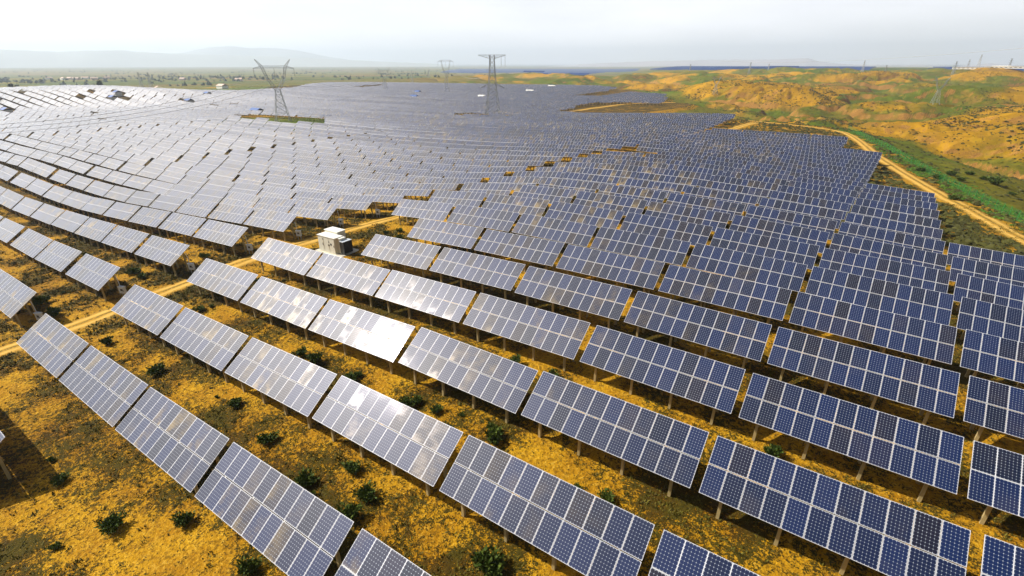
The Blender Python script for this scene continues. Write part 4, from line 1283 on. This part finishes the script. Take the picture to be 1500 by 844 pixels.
# ground-hugging scrub between the rows
n = 260000
e_ = rng.uniform(-150, 26, n); n_ = rng.uniform(-8, 135, n)
keep = rng.random(n) < np.clip(70 / np.hypot(e_, n_), 0.25, 1)
e_, n_ = e_[keep], n_[keep]
S_ = np.clip(0.5 + 0.95 * fbm(e_ / 7, n_ / 7, 81, 4, 0.6), 0, 1)
keep = (S_ > 0.36 + 0.32 * rng.random(len(S_))) | (rng.random(len(S_)) < 0.09)
tr_d = line_d(e_, n_, [(-66.0, -30), (-65.0, 0), (-64.5, 20), (-63.6, 40), (-62.0, 60), (-60.6, 80), (-59.2, 100), (-57.6, 125)])
keep &= (tr_d > 1.3) & (poly_sd(e_, n_, PLAT) < 0) & ~((abs(e_ + 55.5) < 3.2) & (abs(n_ - 39.2) < 2.0))
e_, n_ = e_[keep], n_[keep]
print('tufts', len(e_))
sz = rng.uniform(0.07, 0.24, len(e_)) * (1 + 0.5 * (np.hypot(e_, n_) > 60))
tufts('scrub_ground_cover', np.c_[e_, n_, ground(e_, n_) - 0.02], sz, sz * rng.uniform(0.5, 1.0, len(e_)), M_TUFT, 'low brown and olive scrub covering the sand between rows', 'scrub', 21)

# scrub dots on the plateau rim and the hills
n = 420000
rr = 90 + 900 * rng.random(n) ** 1.3; aa = R(-62) + rng.random(n) * R(76)
e_, n_ = rr * np.sin(aa), rr * np.cos(aa)
D_ = poly_sd(e_, n_, PLAT)
rim = (D_ < 4) & (D_ > -40)
for i0 in range(0, 1):
    pass
tree_mask = np.ones(len(e_), bool)
g_here = mask_at(e_, n_, gG)
clump = fbm(e_ / 45, n_ / 45, 91, 3)
dens = np.where(rim, 0.38, 0.85 * sstep(-0.15, 0.35, clump) * (1 - 0.75 * sstep(0.35, 0.8, g_here)) + 0.14)
dens = dens * np.where(rim, 1.0, 1 - 0.82 * sstep(0.45, 0.8, g_here))
keep = (rng.random(len(e_)) < dens) & ((D_ > 4) | (rim & (rr < 330)))
# keep the arrays and roads clear
cell = set((int(t[0] // 6), int((t[1] + 1.5) // 4)) for t in T)
occ = np.array([((int(x // 6), int(y // 4)) in cell) or ((int((x + 3) // 6), int(y // 4)) in cell) or ((int((x - 3) // 6), int(y // 4)) in cell) for x, y in zip(e_[keep], n_[keep])])
e_, n_, D_ = e_[keep][~occ], n_[keep][~occ], D_[keep][~occ]
rd = line_d(e_, n_, [(36, 70), (29.5, 90), (24.6, 106.3), (22.0, 123.8), (18.4, 140.1), (12.2, 167.5), (4.2, 204.1), (-1.5, 241.7), (-8, 270), (-19.2, 279.4), (-29.1, 281), (-44.4, 283)])
rd2 = line_d(e_, n_, [(-55.5, 160), (-53.0, 195), (-50.5, 226), (-48.4, 247), (-45.0, 272)]); rd3 = line_d(e_, n_, [(-176, 288), (-172.8, 319.7), (-169.4, 367.4), (-161.6, 406), (-149.3, 425)])
k_ = (rd > 3.2) & (rd2 > 2.6) & (rd3 > 4)
e_, n_ = e_[k_], n_[k_]
print('hill scrub', len(e_))
sz = 0.26 + 0.20 * rng.exponential(1.0, len(e_)).clip(0, 3.2)
blobs('hillside_scrub', np.c_[e_, n_, ground(e_, n_) - 0.05], sz, sz * rng.uniform(0.5, 0.9, len(e_)), M_HSCRUB, 'countless dark scrub dots scattered over the yellow hills', 'scrub', 22)

# green verge weeds by the road fence
n = 15000
t_ = rng.random(n)
fl = resample([(-6.5, 286), (-2.0, 262), (3.0, 238), (8.4, 215), (13.5, 190), (18.5, 168), (22.5, 148), (26.2, 128), (28.6, 112), (31, 100)], 1.0)
fi = (t_ * (len(fl) - 1)).astype(int)
off = rng.normal(2.0, 3.2, n)
e_ = fl[fi, 0] + off * 0.95 + rng.normal(0, .4, n); n_ = fl[fi, 1] + off * 0.3
pat = fbm(e_ / 9, n_ / 9, 33, 3)
k_ = (pat + rng.random(n) * 0.5 > 0.32) & (line_d(e_, n_, [(36, 70), (29.5, 90), (24.6, 106.3), (22.0, 123.8), (18.4, 140.1), (12.2, 167.5), (4.2, 204.1), (-1.5, 241.7), (-8, 270)]) > 2.2)
e_, n_ = e_[k_], n_[k_]
sz = rng.uniform(0.15, 0.5, len(e_))
blobs('verge_weeds', np.c_[e_, n_, ground(e_, n_) - 0.02], sz, sz * 0.8, M_WEED, 'fresh green weeds growing along the netting fence', 'weeds', 23)

# trees and farmsteads of the far plain
n = 8200
rr = 1150 + 5200 * rng.random(n) ** 1.2; aa = R(-86) + rng.random(n) * R(56)
e_, n_ = rr * np.sin(aa), rr * np.cos(aa)
cl = fbm(e_ / 420, n_ / 160, 44, 3)
band = np.exp(-((rr - 1900) / 240) ** 2) * (np.degrees(aa) < -58)
k_ = rng.random(n) < np.clip(0.75 * sstep(0.12, 0.5, cl) + 0.55 * band, 0, 1)
e_, n_ = e_[k_], n_[k_]
sz = rng.uniform(2.0, 4.6, len(e_))
blobs('distant_trees', np.c_[e_, n_, ground(e_, n_) - 0.5], sz, sz * rng.uniform(1.2, 2.3, len(e_)), M_TREE, 'scattered dark tree rows and groves over the hazy plain', 'trees', 24)
M_FARM = simple('farm_wall', (0.62, 0.45, 0.36), 0.8, 0, 0.2)
FW = ['pinkish', 'pale', 'brick red', 'white', 'tan', 'grey', 'low', 'tiny', 'long', 'square', 'double', 'lone']
for k in range(12):
    e_, n_ = polar((85, 95, 104, 118, 131, 150, 64, 210, 222, 318, 262, 345)[k], (1950, 1990, 1900, 2010, 1870, 2050, 2100, 760, 800, 880, 1700, 1500)[k])
    o = empty('farmhouse', (e_, n_, float(ground(e_, n_))), R(20 * k))
    g = Geo(); g.box((0, 0, 2), (16, 9, 5)); g.build('wall', [M_FARM if k % 3 else M_WHITE], o)
    g = Geo(); g.add([(-8.5, -5, 4.5), (8.5, -5, 4.5), (8.5, 5, 4.5), (-8.5, 5, 4.5), (-8.5, 0, 7), (8.5, 0, 7)], [[0, 1, 5, 4], [2, 3, 4, 5], [1, 2, 5, 5], [3, 0, 4, 4]]); g.build('roof', [M_FARM], o)
    tag(o, f'{FW[k]} farmhouse of a far village on the hazy plain' if k < 7 else f'{FW[k]} farmhouse standing on the green plain behind the tables', 'farmhouse', 'farmhouses on the plain')

# far solar farms beyond the hills
def far_farm(name, polypx, label, r0, r1, step, mt):
    P_ = np.array(polypx, float); g = Geo()
    N_ = np.arange(600, 5200, step)
    for y in N_:
        for x in np.arange(-3800, 1000, 64):
            r_ = math.hypot(x, y)
            if r_ < r0 or r_ > r1: continue
            z = float(ground(x + 30, y)); u, w_, f_ = project(np.array([x + 30, y, z + 2]))
            if f_ < 10 or not (-30 < u < 1530): continue
            if poly_sd(np.array([u]), np.array([w_]), P_)[0] > 0: continue
            g.add([(x, y, z + 0.6), (x + 60, y, z + 0.6), (x + 60, y + 8, z + 4.0), (x, y + 8, z + 4.0)], [[0, 1, 2, 3]])
            g.add([(x, y, z + 0.5), (x + 60, y, z + 0.5), (x + 60, y + 8, z + 3.9), (x, y + 8, z + 3.9)], [[3, 2, 1, 0]])
    if g.v:
        tag(g.build(name, [mt]), label, 'solar farm', kind='stuff')
        print(name, len(g.v))


M_FARP, _nt, _p = mat('far_solar_glass')
_p.inputs['Base Color'].default_value = (0.015, 0.045, 0.15, 1); _p.inputs['Roughness'].default_value = 0.25
far_farm('distant_solar_farm', [(648, 106), (660, 103), (700, 99.5), (760, 97.5), (850, 97), (905, 98), (935, 100.5), (925, 104.5), (880, 106), (845, 109), (775, 112), (765, 110), (800, 105.5), (690, 107)], 'blue solar farm lying flat beyond the green hills', 1300, 5200, 16, M_FARP)
far_farm('distant_solar_farm', [(960, 96), (1290, 96), (1290, 102), (960, 102)], 'dark blue solar strip along the hill skyline under the mountains', 1350, 3500, 14, M_FARP)
far_farm('distant_solar_farm', [(1380, 97), (1520, 97), (1520, 103), (1380, 103)], 'dark blue solar strip behind the white sheds', 1300, 3500, 14, M_FARP)

# ------------------------------------------------------------------ mountains on the horizon
def ridge(name, r0, depth, prof, seed, col):
    xs = np.array([p[0] for p in prof], float); hs = np.array([p[1] for p in prof], float)
    X_ = np.linspace(xs[0], xs[-1], 420); k = 15
    az = np.arctan((X_ - 750) / 797.0) - YAW
    hp = np.interp(X_, xs, hs)
    tt = np.linspace(-1, 1, k)
    rr = r0 + tt[None] * depth * np.ones((len(X_), 1))
    E_, N_ = rr * np.sin(az)[:, None], rr * np.cos(az)[:, None]
    top = (93 - hp)[:, None] / 797.0 * r0 + CAM_H
    prf = np.clip(1 - np.abs(tt) ** 1.2, 0, 1)[None]
    Z_ = -60 + (top + 60) * prf * (1 + 0.16 * fbm(E_ / 900, N_ / 900, seed, 4) * (np.abs(tt)[None] > 0.01)) + 10 * fbm(E_ / 300, N_ / 300, seed + 5, 3)
    ii = np.arange(len(X_) * k).reshape(len(X_), k)
    f = np.stack([ii[:-1, :-1], ii[1:, :-1], ii[1:, 1:], ii[:-1, 1:]], -1).reshape(-1, 4)
    tag(link(name, make_mesh(name, np.stack([E_, N_, Z_], -1).reshape(-1, 3), f, simple(name + '_hazed_rock', [min(1, x * 2.2) for x in col], 0.95, 0, 0.2, 0.002), smooth=True)), kind='structure')  # rock colour lifted towards the sky: extra haze put into the base colour


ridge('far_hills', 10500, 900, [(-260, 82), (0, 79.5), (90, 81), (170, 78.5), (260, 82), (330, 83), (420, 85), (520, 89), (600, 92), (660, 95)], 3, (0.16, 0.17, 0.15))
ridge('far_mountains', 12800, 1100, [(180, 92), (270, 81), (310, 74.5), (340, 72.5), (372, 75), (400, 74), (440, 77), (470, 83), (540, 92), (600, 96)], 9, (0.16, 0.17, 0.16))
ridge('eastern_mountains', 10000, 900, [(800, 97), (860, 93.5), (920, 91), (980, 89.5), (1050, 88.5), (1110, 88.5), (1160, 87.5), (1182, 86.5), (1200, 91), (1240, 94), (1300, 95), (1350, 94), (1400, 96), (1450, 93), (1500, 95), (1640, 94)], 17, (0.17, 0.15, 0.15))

# ------------------------------------------------------------------ the air
hz, hnt, hp_ = mat('haze')
hnt.nodes.remove(hp_)
vol = hnt.nodes.new('ShaderNodeVolumePrincipled')
vol.inputs['Color'].default_value = (0.74, 0.85, 1.0, 1)
vol.inputs['Density'].default_value = 0.00014
vol.inputs['Anisotropy'].default_value = 0.2
hnt.links.new(vol.outputs[0], hnt.nodes['Material Output'].inputs['Volume'])
g = Geo(); g.box((0, 6700, 170), (34000, 16200, 500))
tag(g.build('haze', [hz]), kind='stuff')
